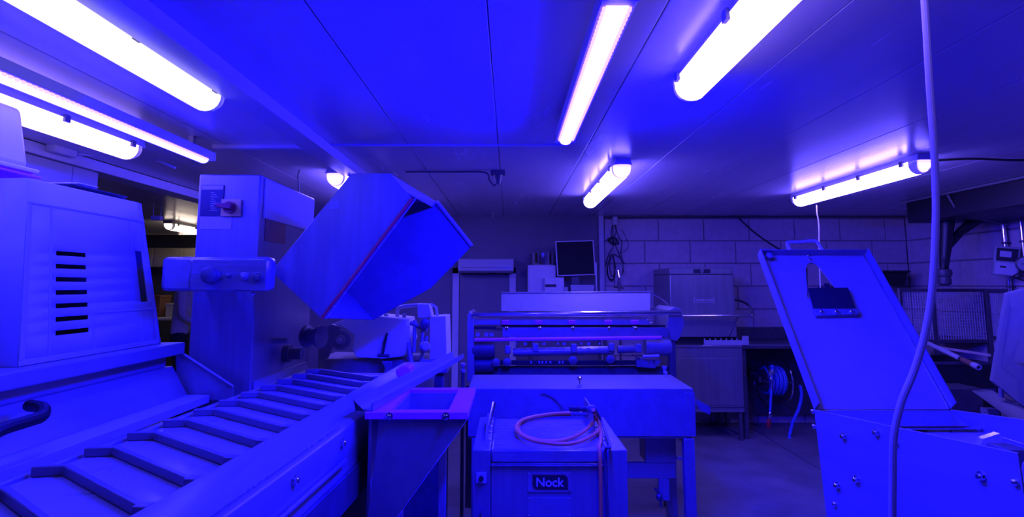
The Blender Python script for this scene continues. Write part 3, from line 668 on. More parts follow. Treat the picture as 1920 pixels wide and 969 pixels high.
# pulleys / drums
def disc(nm, u, v, rad, dy, th, mt, ax=(0,-1,0)):
    return MB().lathe([(rad*.9,0),(rad,.006),(rad,th-.006),(rad*.9,th)], rp(u,v,dy), ax, 28).build(nm, M[mt], r)
MB().lathe([(.06,0),(.066,.006),(.066,.15),(.06,.156)], rp(886,655,.06), (1,0,0), 24).build('drum', M['dgrey'], r)
MB().lathe([(.05,0),(.055,.006),(.055,.13),(.05,.136)], rp(890,684,.08), (1,0,0), 24).build('drum', M['dgrey'], r)
MB().lathe([(.056,0),(.062,.006),(.062,.17),(.056,.176)], rp(1209,650,.05), (1,0,0), 24).build('drum', M['satin'], r)
MB().cyl(rp(962,660,.05), rp(1150,656,.05), .030, 20).build('roller', M['steelx'], r)
MB().cyl(rp(1158,655,.05), rp(1200,653,.05), .028, 20).build('roller', M['steelx'], r)
for u, v in ((952,655),(1004,651),(1076,652),(1146,650),(1197,652)):
    MB().obox(rp(u,v,.03), (.042,.05,.06)).build('bearing_block', M['satin'], r, bevel=.008)
for u, v in ((930,678),(951,677),(1074,674),(1144,672)):
    MB().lathe([(.024,0),(.03,.006),(.03,.02),(.018,.026)], rp(u,v,.02), (0,-1,-.3), 16).build('hand_wheel', M['satin'], r)
for i, u in enumerate((968, 985, 1000, 1020, 1046, 1058, 1090, 1104, 1124)):
    MB().cyl(rp(u,644,.03), rp(u,644,.0), .008+.004*(i%2), 10).build('spacer', M['satin'], r)
MB().tube([rp(1205,668,-.02), rp(1236,667,-.02)], .010, 10).build('grip', M['plastic'], r)
MB().prism([rp(u,v,.02) for u, v in ((1194,672),(1240,676),(1228,690),(1194,688))], (0,.05,0)).build('scraper', M['satin'], r)
MB().tube([rp(1185,664,.0), rp(1200,672,.0)], .004, 6).build('rod', M['chrome'], r)
for u, v in ((1216,677),(1226,677)): MB().obox(rp(u,v,-.005), (.008,.008,.022)).build('clip', M['chrome'], r)
bar('lower_rail', 930, 1200, 676, 684, .05, .03, 'black')
for i, u in enumerate((996, 1011, 1017, 1024, 1032, 1049, 1055)):
    MB().obox(rp(u,679,.048), (.010,.004,.016)).build('rail_mark', M['print_'], r)  # pale blocks modelled in place of reflections on the dark rail
bar('back_panel', 890, 1255, 686, 712, .10, .02, 'dark')
bar('lower_beam', 890, 1255, 712, 740, .0, .40, 'dark')
MB().lathe([(.010,0),(.010,.03),(.016,.034),(.016,.05)], rp(1246,700,.0), (0,0,1), 10).build('valve', M['plastic'], r)
for u in (882, 1250):
    for dy in (.0, .36):
        p = rp(u,741,dy); MB().box((p.x-.03,p.y,0),(p.x+.03,p.y+.05,rp(u,740,0).z-.0005)).build('leg', M['dark'], r)
p = at(868,690,RY-.15)
o = root('hose_valve', (p.x, p.y, .0), 'slim upright valve pipe at the left end of the roller machine', 'pipe')
MB().cyl((p.x,p.y,0),(p.x,p.y,p.z-.03),.012,12).build('pipe', M['dark'], o)
MB().lathe([(.012,0),(.022,.002),(.022,.02),(.012,.022),(.012,.04),(.02,.042),(.02,.06),(.01,.065)], (p.x,p.y,p.z-.0299), (0,0,1), 14).build('valve', M['satin'], o)

# ================================================================== BACK: dishwasher
DY0, DY1 = 5.62, 6.26
def dp_(u, v, dy=0): return at(u, v, DY0 + dy)
dx0, dx1 = dp_(1257,560).x, dp_(1377,560).x
r = root('dishwasher', ((dx0+dx1)/2, 5.95, 0), 'tall steel hood dishwasher with a curved tube handle against the block wall', 'dishwasher')
zt, zs, zb = dp_(1300,502).z, dp_(1300,514).z, dp_(1300,632).z
hd = MB().hexa([(dx0-.01,DY0-.005,zb),(dx1+.012,DY0-.005,zb),(dx1+.012,DY1,zb),(dx0-.01,DY1,zb),(dx0,DY0,zs-.003),(dx1,DY0,zs-.003),(dx1,DY1,zs-.003),(dx0,DY1,zs-.003)]).build('hood', M['steel'], r, bevel=.008)
MB().box((dx0,DY0,zs),(dx1,DY1,zt)).build('hood_top', M['steel'], r, bevel=.006)
a, b_ = dp_(1300,504.5), dp_(1332,512)
lb = MB().box((a.x,DY0-.003,b_.z),(b_.x,DY0-.0001,a.z)).build('panel_label', M['navy'], r)
p = dp_(1316,508); MB().tube(arc((p.x,DY0-.0045,p.z), .012, 0, math.tau, 16)[:-1], .004, 6, closed=True).build('ring_mark', M['plastic'], lb)
a, b_ = dp_(1301,557), dp_(1339,567)
nb = MB().box((a.x+.006,DY0-.0075,b_.z+.0),(b_.x-.006,DY0-.0062,b_.z+.004)).box((a.x,DY0-.0075,b_.z),(a.x+.006,DY0-.0062,a.z)).box((b_.x-.006,DY0-.0075,b_.z),(b_.x,DY0-.0062,a.z)).build('logo_bracket', M['lgrey'], hd)
for i in range(10):
    x = a.x + .022 + i*.0163
    MB().box((x,DY0-.0075,b_.z+.014),(x+.009,DY0-.0062,b_.z+.034)).build('logo_letter', M['lgrey'], nb)
hy = DY0 - .10
MB().tube(smooth_path([V((dx0-.06,hy,dp_(1283,591).z)), V((dx0+.1,hy,dp_(1283,591).z)), V((dx1+.06,hy,dp_(1283,591).z)), V((dx1+.115,hy,dp_(1283,590).z)), V((dx1+.135,hy+.02,dp_(1283,584).z)), V((dx1+.13,hy+.08,dp_(1283,572).z)), V((dx1+.09,hy+.20,dp_(1283,564).z)), V((dx1+.02,hy+.30,dp_(1283,562).z))], 6), .014, 12).build('handle', M['chrome'], r)
MB().tube([V((dx1+.03,hy+.1,dp_(1383,592).z)), dp_(1365,630,-.02)], .010, 8).build('handle_strut', M['dark'], r)
l1, l0 = dp_(1300,651).z, dp_(1300,763).z
ex0, ex1 = dp_(1268,700).x, dp_(1392,700).x
MB().box((ex0,DY0-.02,l0),(ex1,DY1,l1)).build('lower_cabinet', M['steel'], r, bevel=.006)
MB().box((ex0+.02,DY0-.024,l0+.02),(ex1-.02,DY0-.0202,l1-.10)).build('service_panel', M['steel'], r, bevel=.002)
MB().box((ex0-.0,DY0-.03,l1+.0005),(ex1+.0,DY1-.02,l1+.022)).build('wash_rim', M['steelx'], r, bevel=.003)
MB().box((ex0+.03,DY0+.05,l1+.0225),(ex1-.03,DY1-.05,zb-.003)).build('wash_chamber', M['black'], r)
MB().box((ex0+.0,DY0-.01,l0-.045),(ex1,DY0+.03,l0-.0005)).build('base_rail', M['steelx'], r)
for x in (ex0+.02, ex1-.05):
    for y in (DY0, DY1-.05): MB().box((x,y,0),(x+.035,y+.035,l0-.0455 if y < 5.8 else l0-.0005)).build('leg', M['dark'], r)
r = root('rack_tray', (dp_(1370,640).x, DY0+.1, l1+.022), 'pale openwork dish rack sticking out of the dishwasher', 'dish rack')
a, b_ = dp_(1322,647,-.02), dp_(1406,647,-.02); zz = l1+.0226
bb = MB(); bb.box((a.x,DY0-.0,zz),(b_.x,DY0+.012,zz+.045)); bb.box((a.x,DY0+.03,zz),(b_.x,DY0+.04,zz+.008)); bb.build('rack_side', M['plastic'], r)
for i in range(9):
    x = a.x + (b_.x-a.x-.012)*i/8; MB().box((x,DY0+.0005,zz+.0455),(x+.012,DY0+.011,zz+.062)).build('rack_post', M['plastic'], r)
MB().box((b_.x-.06,DY0-.0,zz+.0455),(b_.x,DY0+.012,zz+.085)).build('rack_corner', M['plastic'], r)

# sink counter with hose reel
r = root('sink_counter', (2.9, 5.95, 0), 'dark steel counter with a backsplash, right of the dishwasher', 'counter')
sx0, sx1 = ex1+.015, 3.75; sz = at(1392,646,5.65).z
MB().box((sx0,5.65,sz-.04),(sx1,6.26,sz)).build('worktop', M['dark'], r, bevel=.004)
MB().box((sx0,6.245,sz+.0005),(sx1,6.285,at(1450,613,6.25).z)).build('backsplash', M['dark'], r, bevel=.003)
MB().box((sx0+.02,6.20,.12),(sx1-.02,6.24,sz-.041)).build('back_panel', M['dgrey'], r)
for x in (sx0+.01, sx1-.06):
    for y in (5.68, 6.15): MB().box((x,y,0),(x+.04,y+.04,sz-.0405)).build('leg', M['dark'], r)
MB().tube([(sx0+.01,5.652,sz-.006),(sx1,5.652,sz-.006)], .006, 6).build('front_edge', M['satin'], r)
rc = at(1455,715,5.85)
r = root('hose_reel', (rc.x, 5.9, rc.z-.2), 'hose reel with dark blue hose under the sink counter, its nozzle tipped red', 'hose reel')
for sg in (-.105, .105):
    MB().tube(arc((rc.x+sg,5.92,rc.z), .20, 0, math.tau, 28, ax=(0,1,0))[:-1], .010, 8, closed=True).build('rim', M['chrome'], r)
    MB().tube([(rc.x+sg,5.75,rc.z),(rc.x+sg,6.09,rc.z)], .006, 6).build('spoke', M['satin'], r)
MB().cyl((rc.x-.10,5.92,rc.z),(rc.x+.10,5.92,rc.z),.11,24).build('drum', M['dgrey'], r)
for i in range(9):
    x = rc.x-.08+.02*i
    MB().tube(arc((x,5.92,rc.z), .125+.012*(i % 2), 0, math.tau, 24, ax=(0,1,0))[:-1], .0105, 8, closed=True).build('hose_turn', M['blueh'], r)
MB().box((rc.x-.16,6.08,rc.z+.0),(rc.x+.16,6.1995,rc.z+.06)).build('mount', M['dark'], r)
MB().box((rc.x-.15,5.9,rc.z-.02),(rc.x-.12,6.0795,rc.z+.04)).build('arm', M['dark'], r)
MB().box((rc.x+.12,5.9,rc.z-.02),(rc.x+.15,6.0795,rc.z+.04)).build('arm', M['dark'], r)
n0 = at(1448,693,5.74); n1 = at(1444,772,5.72); n2 = at(1442,785,5.72); n3 = at(1441,801,5.72)
MB().tube(smooth_path([V((rc.x-.03,5.79,rc.z+.02)), n0+V((0,-.01,.03)), n0, n0+(n1-n0)*.5, n1], 6), .012, 8).build('hose_end', M['blueh'], r)
MB().lathe([(.016,0),(.02,.01),(.02,.03),(.014,.05)], n0, (n1-n0), 12).build('coupling', M['satin'], r)
MB().lathe([(.014,0),(.02,.01),(.02,.04),(.014,.06)], n1, (n2-n1), 12).build('nozzle', M['chrome'], r)
MB().lathe([(.014,0),(.02,.02),(.022,.06),(.014,.085)], n2, (n3-n2), 12).build('nozzle_tip', M['red'], r)
o = MB().tube(smooth_path([at(1500,722,5.8), at(1503,740,5.8), at(1498,765,5.8), at(1487,790,5.8), V((at(1480,800,5.8).x,5.8,.012)), V((at(1470,800,5.8).x,5.7,.012))], 6), .016, 8).build('dark_hose', M['blueh'])
tag(o, 'short dark blue hose hanging beside the hose reel, behind the tilted steel lid', 'hose')

# ================================================================== RIGHT: hopper conveyor with the tilted lid
pBL, pBR, pTL, pTR = at(1527,765,2.1), at(1779,770,2.1), at(1421,482,2.6), at(1619,476,2.6)
pBR.z = pBL.z = (pBL.z+pBR.z)/2; pTL.z = pTR.z = (pTL.z+pTR.z)/2
nrm = (pBR-pBL).cross(pTL-pBL).normalized()       # points towards the camera
if nrm.y > 0: nrm = -nrm
r = root('hopper_conveyor', (1.45, 1.75, 0), 'steel hopper conveyor at right with a tall tilted lid and bolted side plates', 'machine')
def lp(u, v): return onplane(u, v, pBL, nrm)
hole_top = [(1513,540),(1511,520),(1510,503),(1513,496),(1519,492.5),(1526,493),(1532,497),(1545,512),(1557,528),(1566,540)]
hole_bot = [(1566,560),(1513,560)]
HT = [lp(*q) for q in hole_top]; HB = [lp(*q) for q in hole_bot]
fr = lambda a, b, t: a + (b-a)*t
tm_ = .72
ML, MR = fr(pBL,pTL,tm_), fr(pBR,pTR,tm_)
b = MB(); vs = [ML,pTL,pTR,MR] + HT[::-1] + HB[::-1] + [pBR,pBL]
nT = len(HT); up = [0,1,2,3] + list(range(4, 4+nT)); hb0 = 4+nT
lo = [0, 4+nT-1, hb0, hb0+1, 4, 3, hb0+2, hb0+3]
b.add(vs, [tuple(up), tuple(lo)])
lidp = b.build('lid_plate', M['matte'], r, solid=.004)
lidp.data.shade_flat()
def flange(p, q, w, name='lid_flange'):
    out = nrm*w
    return MB().plate([p+nrm*.003, q+nrm*.003, q+out, p+out], .004).build(name, M['satin'], r)
ex = (pBR-pBL).normalized()
flange(pBL-ex*.002, pTL-ex*.002, .045); flange(pBR+ex*.002, pTR+ex*.002, .045)
ey = (pTL-pBL).normalized(); flange(pTL+ey*.002, pTR+ey*.002, .038)
MB().tube([pBR+nrm*.005-ex*.004, pTR+nrm*.005-ex*.004], .0025, 6).build('weld_bead', M['chrome'], lidp)
h0, h1 = onplane(1482,472,pTL+ey*.006,nrm), onplane(1542,470,pTL+ey*.006,nrm)
hh = at(1482,458,2.6).z - h0.z
MB().tube(smooth_path([h0, h0+ey*.05+ex*.002, h0+ey*.062+ex*.012, h0+ey*.064+ex*.07, h1+ey*.064-ex*.02, h1+ey*.05-ex*.004, h1], 5), .0075, 10).build('handle', M['lgrey'], r)
MB().lathe([(.012,0),(.012,.014),(.016,.016),(.016,.026),(.010,.03)], lp(1440,486)+nrm*.002, nrm, 14).build('stop_knob', M['satin'], r)
for q in ((1515,480),(1518,488)): bolt(r, lp(*q)+nrm*.002, nrm)
# flap in the cut-out
fo_ = nrm*.012
MB().prism([lp(u,v)+fo_ for u, v in ((1512,545),(1587,544),(1601,584),(1523,584))], nrm*.006).build('flap', M['black'], r)
MB().prism([lp(u,v)+fo_ for u, v in ((1542,536),(1552,536),(1553,545),(1543,545))], nrm*.006).build('flap_tab', M['black'], r)
MB().prism([lp(u,v)+nrm*.002 for u, v in ((1523,584),(1605,584),(1607,595),(1528,597),(1524,591))], nrm*.018).build('flap_strip', M['steel'], r, bevel=.002)
for u in (1536, 1564, 1592): bolt(r, lp(u,590)+nrm*.02, nrm)
MB().prism([lp(u,v)-nrm*.03 for u, v in ((1511,494),(1519,494),(1520,545),(1513,545))], -nrm*.006).build('guide_strip', M['satin'], r)
# side plates: left (near) and right
A0 = pBL + V((-.002,0,0)); A1 = atx(1908,849,1.205)
B0 = at(1552,985,2.08); B1 = V((1.225, A1.y-.012, .55)); B0.z = .55; B0.x = 1.108
MB().prism([A0, A1, B1, B0], (.006,.0015,0)).build('side_plate', M['satin'], r, bevel=.0015)
pn = (A1-A0).cross(B0-A0).normalized(); pn = pn if pn.x < 0 else -pn
for u, v, big in ((1525,771,0),(1527,799,0),(1583,818,1),(1644,811,1),(1681,830,0),(1571,910,1),(1607,899,1),(1566,945,0),(1840,893,1),(1904,904,0)):
    bolt(r, onplane(u,v,A0,pn)+pn*.0005, pn, bool(big))
C0 = pBR + V((.004,0,0)); C1 = V((1.70,1.25,C0.z+.075)); 
MB().prism([C0, C1, C1+V((.0,0,-.45)), C0+V((0,0,-.45))], (.006,0,0)).build('side_plate', M['satin'], r, bevel=.0015)
bolt(r, C0+(C1-C0)*.02+V((-.0005,0,-.03)), (-1,0,0), True)
MB().prism([pBL+V((.012,.004,-.001)), pBR+V((0,.004,-.001)), pBR+V((-.002,-.11,-.035)), pBL+V((.032,-.11,-.035))], (0,.006,-.004)).build('chute_floor', M['steel'], r)
wz = pBL.z - .048
MB().tube([V((1.16,1.985,wz+.012)), V((1.615,1.985,wz+.012))], .006, 8).build('cross_rod', M['chrome'], r)
MB().box((1.235,1.37,wz-.02),(1.615,1.975,wz)).build('conveyor_bed', M['belt'], r, bevel=.002)
MB().box((1.50,1.40,wz+.0005),(1.615,1.80,wz+.03)).build('inner_rail', M['steelx'], r, bevel=.003)
MB().box((1.46,1.40,wz+.0005),(1.499,1.62,wz+.05)).build('inner_rail', M['satin'], r, bevel=.003)
MB().prism([V((1.36,1.72,wz+.0005)), V((1.44,1.72,wz+.0005)), V((1.43,1.72,wz+.06)), V((1.38,1.72,wz+.045))], (0,.02,0)).build('clear_guide', M['clear'], r)
MB().box((1.37,1.62,wz+.0005),(1.43,1.70,wz+.04)).build('sensor_block', M['dark'], r, bevel=.003)
MB().prism([V((1.33,1.40,wz+.0005)), V((1.455,1.40,wz+.0005)), V((1.455,1.40,wz+.05)), V((1.36,1.40,wz+.06)), V((1.33,1.40,wz+.03))], (0,.14,0)).build('bracket', M['satin'], r, bevel=.002)
MB().tube([V((1.26,1.36,wz+.008)), V((1.34,1.34,wz+.010)), V((1.44,1.33,wz+.008))], .004, 6).build('wire_loop', M['chrome'], r)
for x, y in ((1.25,1.3),(1.60,1.3),(1.25,1.95),(1.60,1.95)):
    MB().box((x-.03,y-.03,0),(x+.03,y+.03,wz-.0205)).build('leg', M['satin'], r, bevel=.003)

# hanging cable
cy = 1.1
cp_ = [V((at(1733,0,cy).x,cy,ZC)), at(1733,0,cy), at(1743,160,cy), at(1752,290,cy), at(1755,400,cy), at(1750,520,cy), at(1738,610,cy), at(1716,690,cy), at(1690,755,cy), at(1676,820,cy), at(1674,900,cy), at(1673,980,cy), at(1672,1150,cy), V((at(1674,1150,cy).x,cy,.04)), V((at(1690,1150,cy).x+.03,cy-.1,.012)), V((at(1690,1150,cy).x+.2,cy-.25,.012))]
o = MB().tube(smooth_path(cp_, 8), .0065, 10).build('hanging_cable', M['cable'])
tag(o, 'pale blue cable hanging from the ceiling in front of the tilted lid', 'cable')

# ================================================================== RIGHT BACKGROUND
# grey upright cover
r = root('grey_cover', (at(1890,700,3.0).x, 3.05, .4), 'grey upright machine cover with a recessed panel at the right edge', 'machine cover')
Yg = 3.0
G = [at(1890,549,Yg), at(2010,520,Yg-.45), at(2010,808,Yg-.45), at(1912,757,Yg), at(1862,716,Yg+.05)]
MB().prism(G, (.03,.06,0)).build('panel', M['grey2'], r, bevel=.006)
MB().prism([fr(G[0],G[2],.30)+V((-.006,-.012,.03)), at(1990,585,2.5)+V((0,-.012,0)), at(1990,690,2.5)+V((0,-.012,0)), at(1900,678,2.96)+V((-.006,-.012,0))], (.0,.006,0)).build('recess_panel', M['grey2'], r, bevel=.003)
MB().cyl(at(1877,728,Yg+.04), at(1877,745,Yg+.04), .012).build('hinge', M['satin'], r)
MB().cyl(at(1914,760,Yg), at(1914,775,Yg), .012).build('hinge', M['satin'], r)
MB().hexa([at(1838,738,3.3),at(1868,738,3.3),at(1868,738,3.4),at(1838,738,3.4),at(1838,728,3.3),at(1868,728,3.3),at(1868,728,3.4),at(1838,728,3.4)]).build('base_bar', M['grey2'], r)
MB().prism([at(1835,735,3.2), at(1862,732,3.2), at(1990,805,2.6), at(1990,845,2.6)], (.0,.05,.0)).build('base_plate', M['dgrey'], r)
for u, Y in ((1862,3.15),(1990,2.65)):
    p = at(u,760,Y); MB().box((p.x-.03,p.y,0),(p.x+.03,p.y+.05,p.z-.02)).build('leg', M['satin'], r)
# black bin + pole + slat
by = 4.35
b0, b1 = at(1735,678,by), at(1868,678,by); bl = at(1760,742,by).z
r = root('black_bin', ((b0.x+b1.x)/2, by+.25, 0), 'wide black bin standing in front of the wire cage', 'bin')
MB().box((b0.x,by,0),(b1.x,by+.012,b0.z-.02)).build('front_wall', M['black'], r)
MB().box((b0.x,by+.5,0),(b1.x,by+.512,b0.z-.01)).build('back_wall', M['black'], r)
MB().box((b0.x,by+.0125,0),(b0.x+.012,by+.4995,b0.z-.01)).build('side_wall', M['black'], r)
MB().box((b1.x-.012,by+.0125,0),(b1.x,by+.4995,b0.z-.01)).build('side_wall', M['black'], r)
MB().box((b0.x+.013,by+.0125,.0),(b1.x-.013,by+.4995,.03)).build('bottom', M['black'], r)
MB().box((b0.x-.01,by-.012,b0.z-.0195),(b1.x+.01,by+.003,b0.z)).build('rim', M['dgrey'], r)
MB().box((at(1770,730,by-.25).x,by-.26,0),(at(1840,730,by-.25).x,by-.05,at(1780,727,by-.25).z)).build('step_box', M['dark'], r, bevel=.01)
q0, q1 = at(1728,638,4.9), at(1836,689,4.05)
rr2 = root('white_pole', q1, 'white pole with a brown band lying across the black bin', 'pole')
dq = q1-q0
MB().cyl(q0, q0+dq*.72, .019, 14).build('shaft', M['plastic'], rr2)
MB().cyl(q0+dq*.72, q0+dq*.755, .0195, 14).build('dark_ring', M['black'], rr2)
MB().cyl(q0+dq*.755, q0+dq*.91, .020, 14).build('brown_band', M['brown'], rr2)
MB().lathe([(.019,0),(.021,.01),(.021,.075),(.013,.078),(.012,.02)], q0+dq*.91, dq, 16).build('end_sleeve', M['plastic'], rr2)
s0, s1 = at(1752,648,4.8), at(1858,664,4.62)
o = MB().prism([s0, s1, s1+V((0,.0,-.02)), s0+V((0,.0,-.02))], (.02,.045,0)).build('wooden_slat', M['wood'], bevel=.002)
tag(o, 'pale flat slat lying beside the white pole on the black bin', 'slat')
# wire cage behind
wy = 5.3
w0, w1 = at(1688,541,wy), at(1848,541,wy); wzb = at(1760,640,wy).z
r = root('wire_cage', ((w0.x+w1.x)/2, wy+.2, 0), 'dark wire mesh cage trolley against the right-hand wall', 'cage')
for x in (w0.x, (w0.x*.62+w1.x*.38), w1.x):
    MB().box((x-.014,wy,0),(x+.014,wy+.028,w0.z)).build('post', M['dark'], r)
for z in (w0.z-.014, wzb, .15):
    MB().box((w0.x+.0145,wy+.004,z-.014),(w1.x-.0145,wy+.024,z+.014)).build('rail', M['dark'], r)
b = MB(); n = 34
for i in range(1, n):
    x = w0.x+(w1.x-w0.x)*i/n; b.box((x-.0022,wy+.010,wzb+.015),(x+.0022,wy+.0145,w0.z-.03))
for i in range(1, 17):
    z = wzb+(w0.z-wzb)*i/17; b.box((w0.x+.016,wy+.0146,z-.002),(w1.x-.016,wy+.018,z+.002))
tag(b.build('wire_mesh', M['lgrey'], r), kind='stuff')
MB().cyl(w0+V((-.03,-.02,0)), V((w0.x-.03,wy-.02,.1)), .009, 8).build('corner_pole', M['satin'], r)
MB().box((w0.x,wy+.03,wzb-.02),(w1.x,wy+.5,wzb)).build('shelf', M['black'], r)
wy2 = 5.0
v0, v1 = at(1852,541,wy2), at(1960,541,wy2); vb = at(1860,634,wy2).z
r = root('wire_cage', ((v0.x+v1.x)/2, wy2, 0), 'lighter wire mesh panel half hidden by the grey upright cover', 'cage')
MB().box((v0.x-.012,wy2,0),(v0.x+.008,wy2+.02,v0.z)).build('post', M['dark'], r)
v1.x = min(v1.x, XR-.03)
MB().box((v1.x-.012,wy2,0),(v1.x+.008,wy2+.02,v0.z)).build('post', M['dark'], r)
for z in (v0.z-.02, vb): MB().box((v0.x+.0085,wy2,z-.018),(v1.x-.0125,wy2+.02,z+.018)).build('rail', M['dark'], r)
b = MB()
for i in range(1, 12):
    x = v0.x+(v1.x-v0.x)*i/12; b.box((x-.0025,wy2+.006,vb+.019),(x+.0025,wy2+.011,v0.z-.04))
for i in range(1, 14):
    z = vb+(v0.z-vb)*i/14; b.box((v0.x+.009,wy2+.0112,z-.0025),(v1.x-.013,wy2+.016,z+.0025))
tag(b.build('wire_mesh', M['lgrey'], r), kind='stuff')
# black tub on a wall shelf
t0, t1 = at(1648,507,6.0), at(1703,507,6.0); tb = at(1660,536,6.0).z
r = root('black_tub', ((t0.x+t1.x)/2, 6.1, tb), 'black plastic tub on the wall shelf behind the tilted lid', 'tub')
MB().hexa(tapered((t0.x,t1.x,6.0,6.26), (t0.x+.03,t1.x-.03,6.03,6.24), tb, t0.z-.02)).build('body', M['black'], r, bevel=.008)
MB().box((t0.x-.015,5.985,t0.z-.0195),(t1.x+.015,6.275,t0.z)).build('rim', M['black'], r, bevel=.004)
r = root('wall_shelf', (t0.x+.1, 6.15, tb-.04), 'dark shelf on the block wall carrying the black tub', 'shelf')
MB().box((t0.x-.5,5.98,tb-.025),(4.0,6.285,tb-.0005)).build('board', M['dark'], r, bevel=.002)
for x in (t0.x-.3, 3.7): MB().prism([V((x,6.285,tb-.026)),V((x,6.05,tb-.026)),V((x,6.285,tb-.2))], (.02,0,0)).build('shelf_bracket', M['dark'], r)
# black ducting on the right
r = root('black_duct', (3.75, 5.2, 1.5), 'black ceiling duct with an elbow arm and ball end in the right corner', 'duct')
d0 = atz(1773,371,ZC-.01); 
MB().box((3.62,3.2,2.03),(4.36,5.15,ZC-.002)).build('duct_box', M['black'], r, bevel=.01)
MB().tube([V((3.6,5.2,ZC-.012)), V((3.6,3.2,ZC-.012))], .010, 8).build('edge_pipe', M['satin'], r)
e0 = at(1760,390,5.0)
MB().lathe([(.10,0),(.13,.01),(.13,.07),(.11,.09)], V((e0.x,5.0,2.10)), (0,0,1), 24).build('duct_ring', M['black'], r)
p1_, p2_, p3_ = at(1776,400,5.0), at(1774,450,5.0), at(1770,502,5.0)
MB().tube([V((e0.x+.03,5.0,2.12)), p1_, p2_, p3_], [.07,.062,.05,.034], 16).build('arm_pipe', M['black'], r)
MB().tube([at(1775,465,5.0), at(1800,435,5.0), at(1835,408,4.98), at(1870,392,4.9)], [.03,.036,.05,.06], 12).build('brace_pipe', M['black'], r)
MB().tube([at(1792,440,4.97), at(1815,432,4.97)], .014, 8).build('lever', M['black'], r)
MB().cyl(at(1767,480,4.955), at(1768,502,4.955), .006, 8).build('chrome_rod', M['chrome'], r)
pb_ = at(1769,503,5.0)
MB().lathe([(.03,0),(.055,-.012),(.062,-.04),(.055,-.07),(.045,-.075),(.052,-.10),(.050,-.135),(.03,-.15)], pb_, (0,0,1), 20).build('ball_end', M['dgrey'], r)
MB().tube(smooth_path([V((3.58,4.6,ZC-.03)), V((3.64,4.6,ZC-.15)), V((3.75,4.7,ZC-.19)), V((4.1,4.9,ZC-.2)), V((4.36,4.95,ZC-.24))], 5), .008, 8).build('thin_pipe', M['satin'], r)
# pipes, meter, gauge on the right wall
for u, lab in ((1881,'polished vertical pipe passing behind the meter box on the right wall'),(1915,'polished vertical pipe at the right edge of the block wall')):
    y = atx(u,420,XR-.05).y
    rp_ = root('wall_pipe', (XR-.05, y, 1.3), lab, 'pipe', 'polished wall pipes')
    MB().cyl((XR-.05,y,1.30),(XR-.05,y,2.029),.018,12).build('tube', M['chrome'], rp_)
    for z in (1.45, 1.83): MB().lathe([(.019,0),(.026,.004),(.026,.016),(.019,.02)], (XR-.05,y,z), (0,0,1), 14).box((XR-.03,y-.008,z+.002),(XR-.0005,y+.008,z+.016)).build('pipe_clip', M['dark'], rp_)
m0 = atx(1886,490,XR-.14)
r = root('meter_box', (XR-.1, m0.y, m0.z-.14), 'grey meter box with a small window hung on the wall pipe', 'meter')
R_ = Matrix.Rotation(math.radians(-8), 3, 'X') @ Matrix.Identity(3)
Rz = Matrix.Rotation(math.radians(-35), 3, 'Z')
R_ = Rz @ Matrix.Rotation(math.radians(8), 3, 'Y')
MB().obox(m0, (.17,.09,.25), R_).build('case', M['grey'], r, bevel=.01)
MB().obox(m0 + R_ @ V((0,-.047,.055)), (.14,.004,.11), R_).build('window', M['black'], r)
MB().obox(m0 + R_ @ V((-.01,-.050,.06)), (.075,.003,.05), R_).build('display', M['lgrey'], r)
MB().obox(m0 + R_ @ V((0,-.047,-.065)), (.14,.004,.10), R_).build('lower_cover', M['lgrey'], r, bevel=.001)
MB().obox(m0 + R_ @ V((-.02,-.050,-.05)), (.04,.003,.015), R_).build('slot', M['black'], r)
g_ = atx(1921,495,XR-.12)
r = root('round_gauge', g_ + V((0,0,-.06)), 'round white dial gauge at the right edge beside the meter box', 'gauge')
MB().lathe([(.06,0),(.065,.01),(.065,.03),(.058,.035),(.056,.028)], g_, (-.6,-1,0), 24).build('case', M['dark'], r)
MB().lathe([(.055,0),(.055,.002)], g_ + V((-.6,-1,0)).normalized()*.0285, (-.6,-1,0), 24).build('dial_face', M['plastic'], r)
MB().obox(g_ + V((-.6,-1,0)).normalized()*.032, (.05,.002,.005), Matrix.Rotation(math.radians(-30),3,'Z')).build('needle', M['black'], r)
MB().tube(smooth_path([g_+V((0,.0,-.06)), g_+V((-.05,.06,-.10)), m0+V((.05,-.12,-.17))], 6), .006, 8).build('wire', M['black'], r)
MB().cyl(g_+V((.02,.03,0)), V((XR-.001,g_.y+.06,g_.z)), .012).build('stem', M['satin'], r)

# ================================================================== BACK WALL: things
r = root('air_conditioner', (at(910,497,6.1).x, 6.2, at(910,512,6.1).z), 'long white air conditioner above the door in the back wall', 'air conditioner')
a, b_ = at(859,484,6.1), at(963,511,6.1)
MB().prism([V((a.x,6.1,b_.z+.02)),V((a.x,6.1,a.z-.01)),V((a.x,6.13,a.z)),V((a.x,6.295,a.z)),V((a.x,6.295,b_.z)),V((a.x,6.14,b_.z))], (b_.x-a.x,0,0)).build('case', M['plastic'], r, bevel=.006)
MB().box((a.x+.03,6.097,b_.z+.05),(b_.x-.03,6.0995,b_.z+.056)).build('seam', M['chrome'], r)
MB().box((a.x+.04,6.105,b_.z+.002),(b_.x-.04,6.15,b_.z+.014)).build('louvre', M['dgrey'], r)
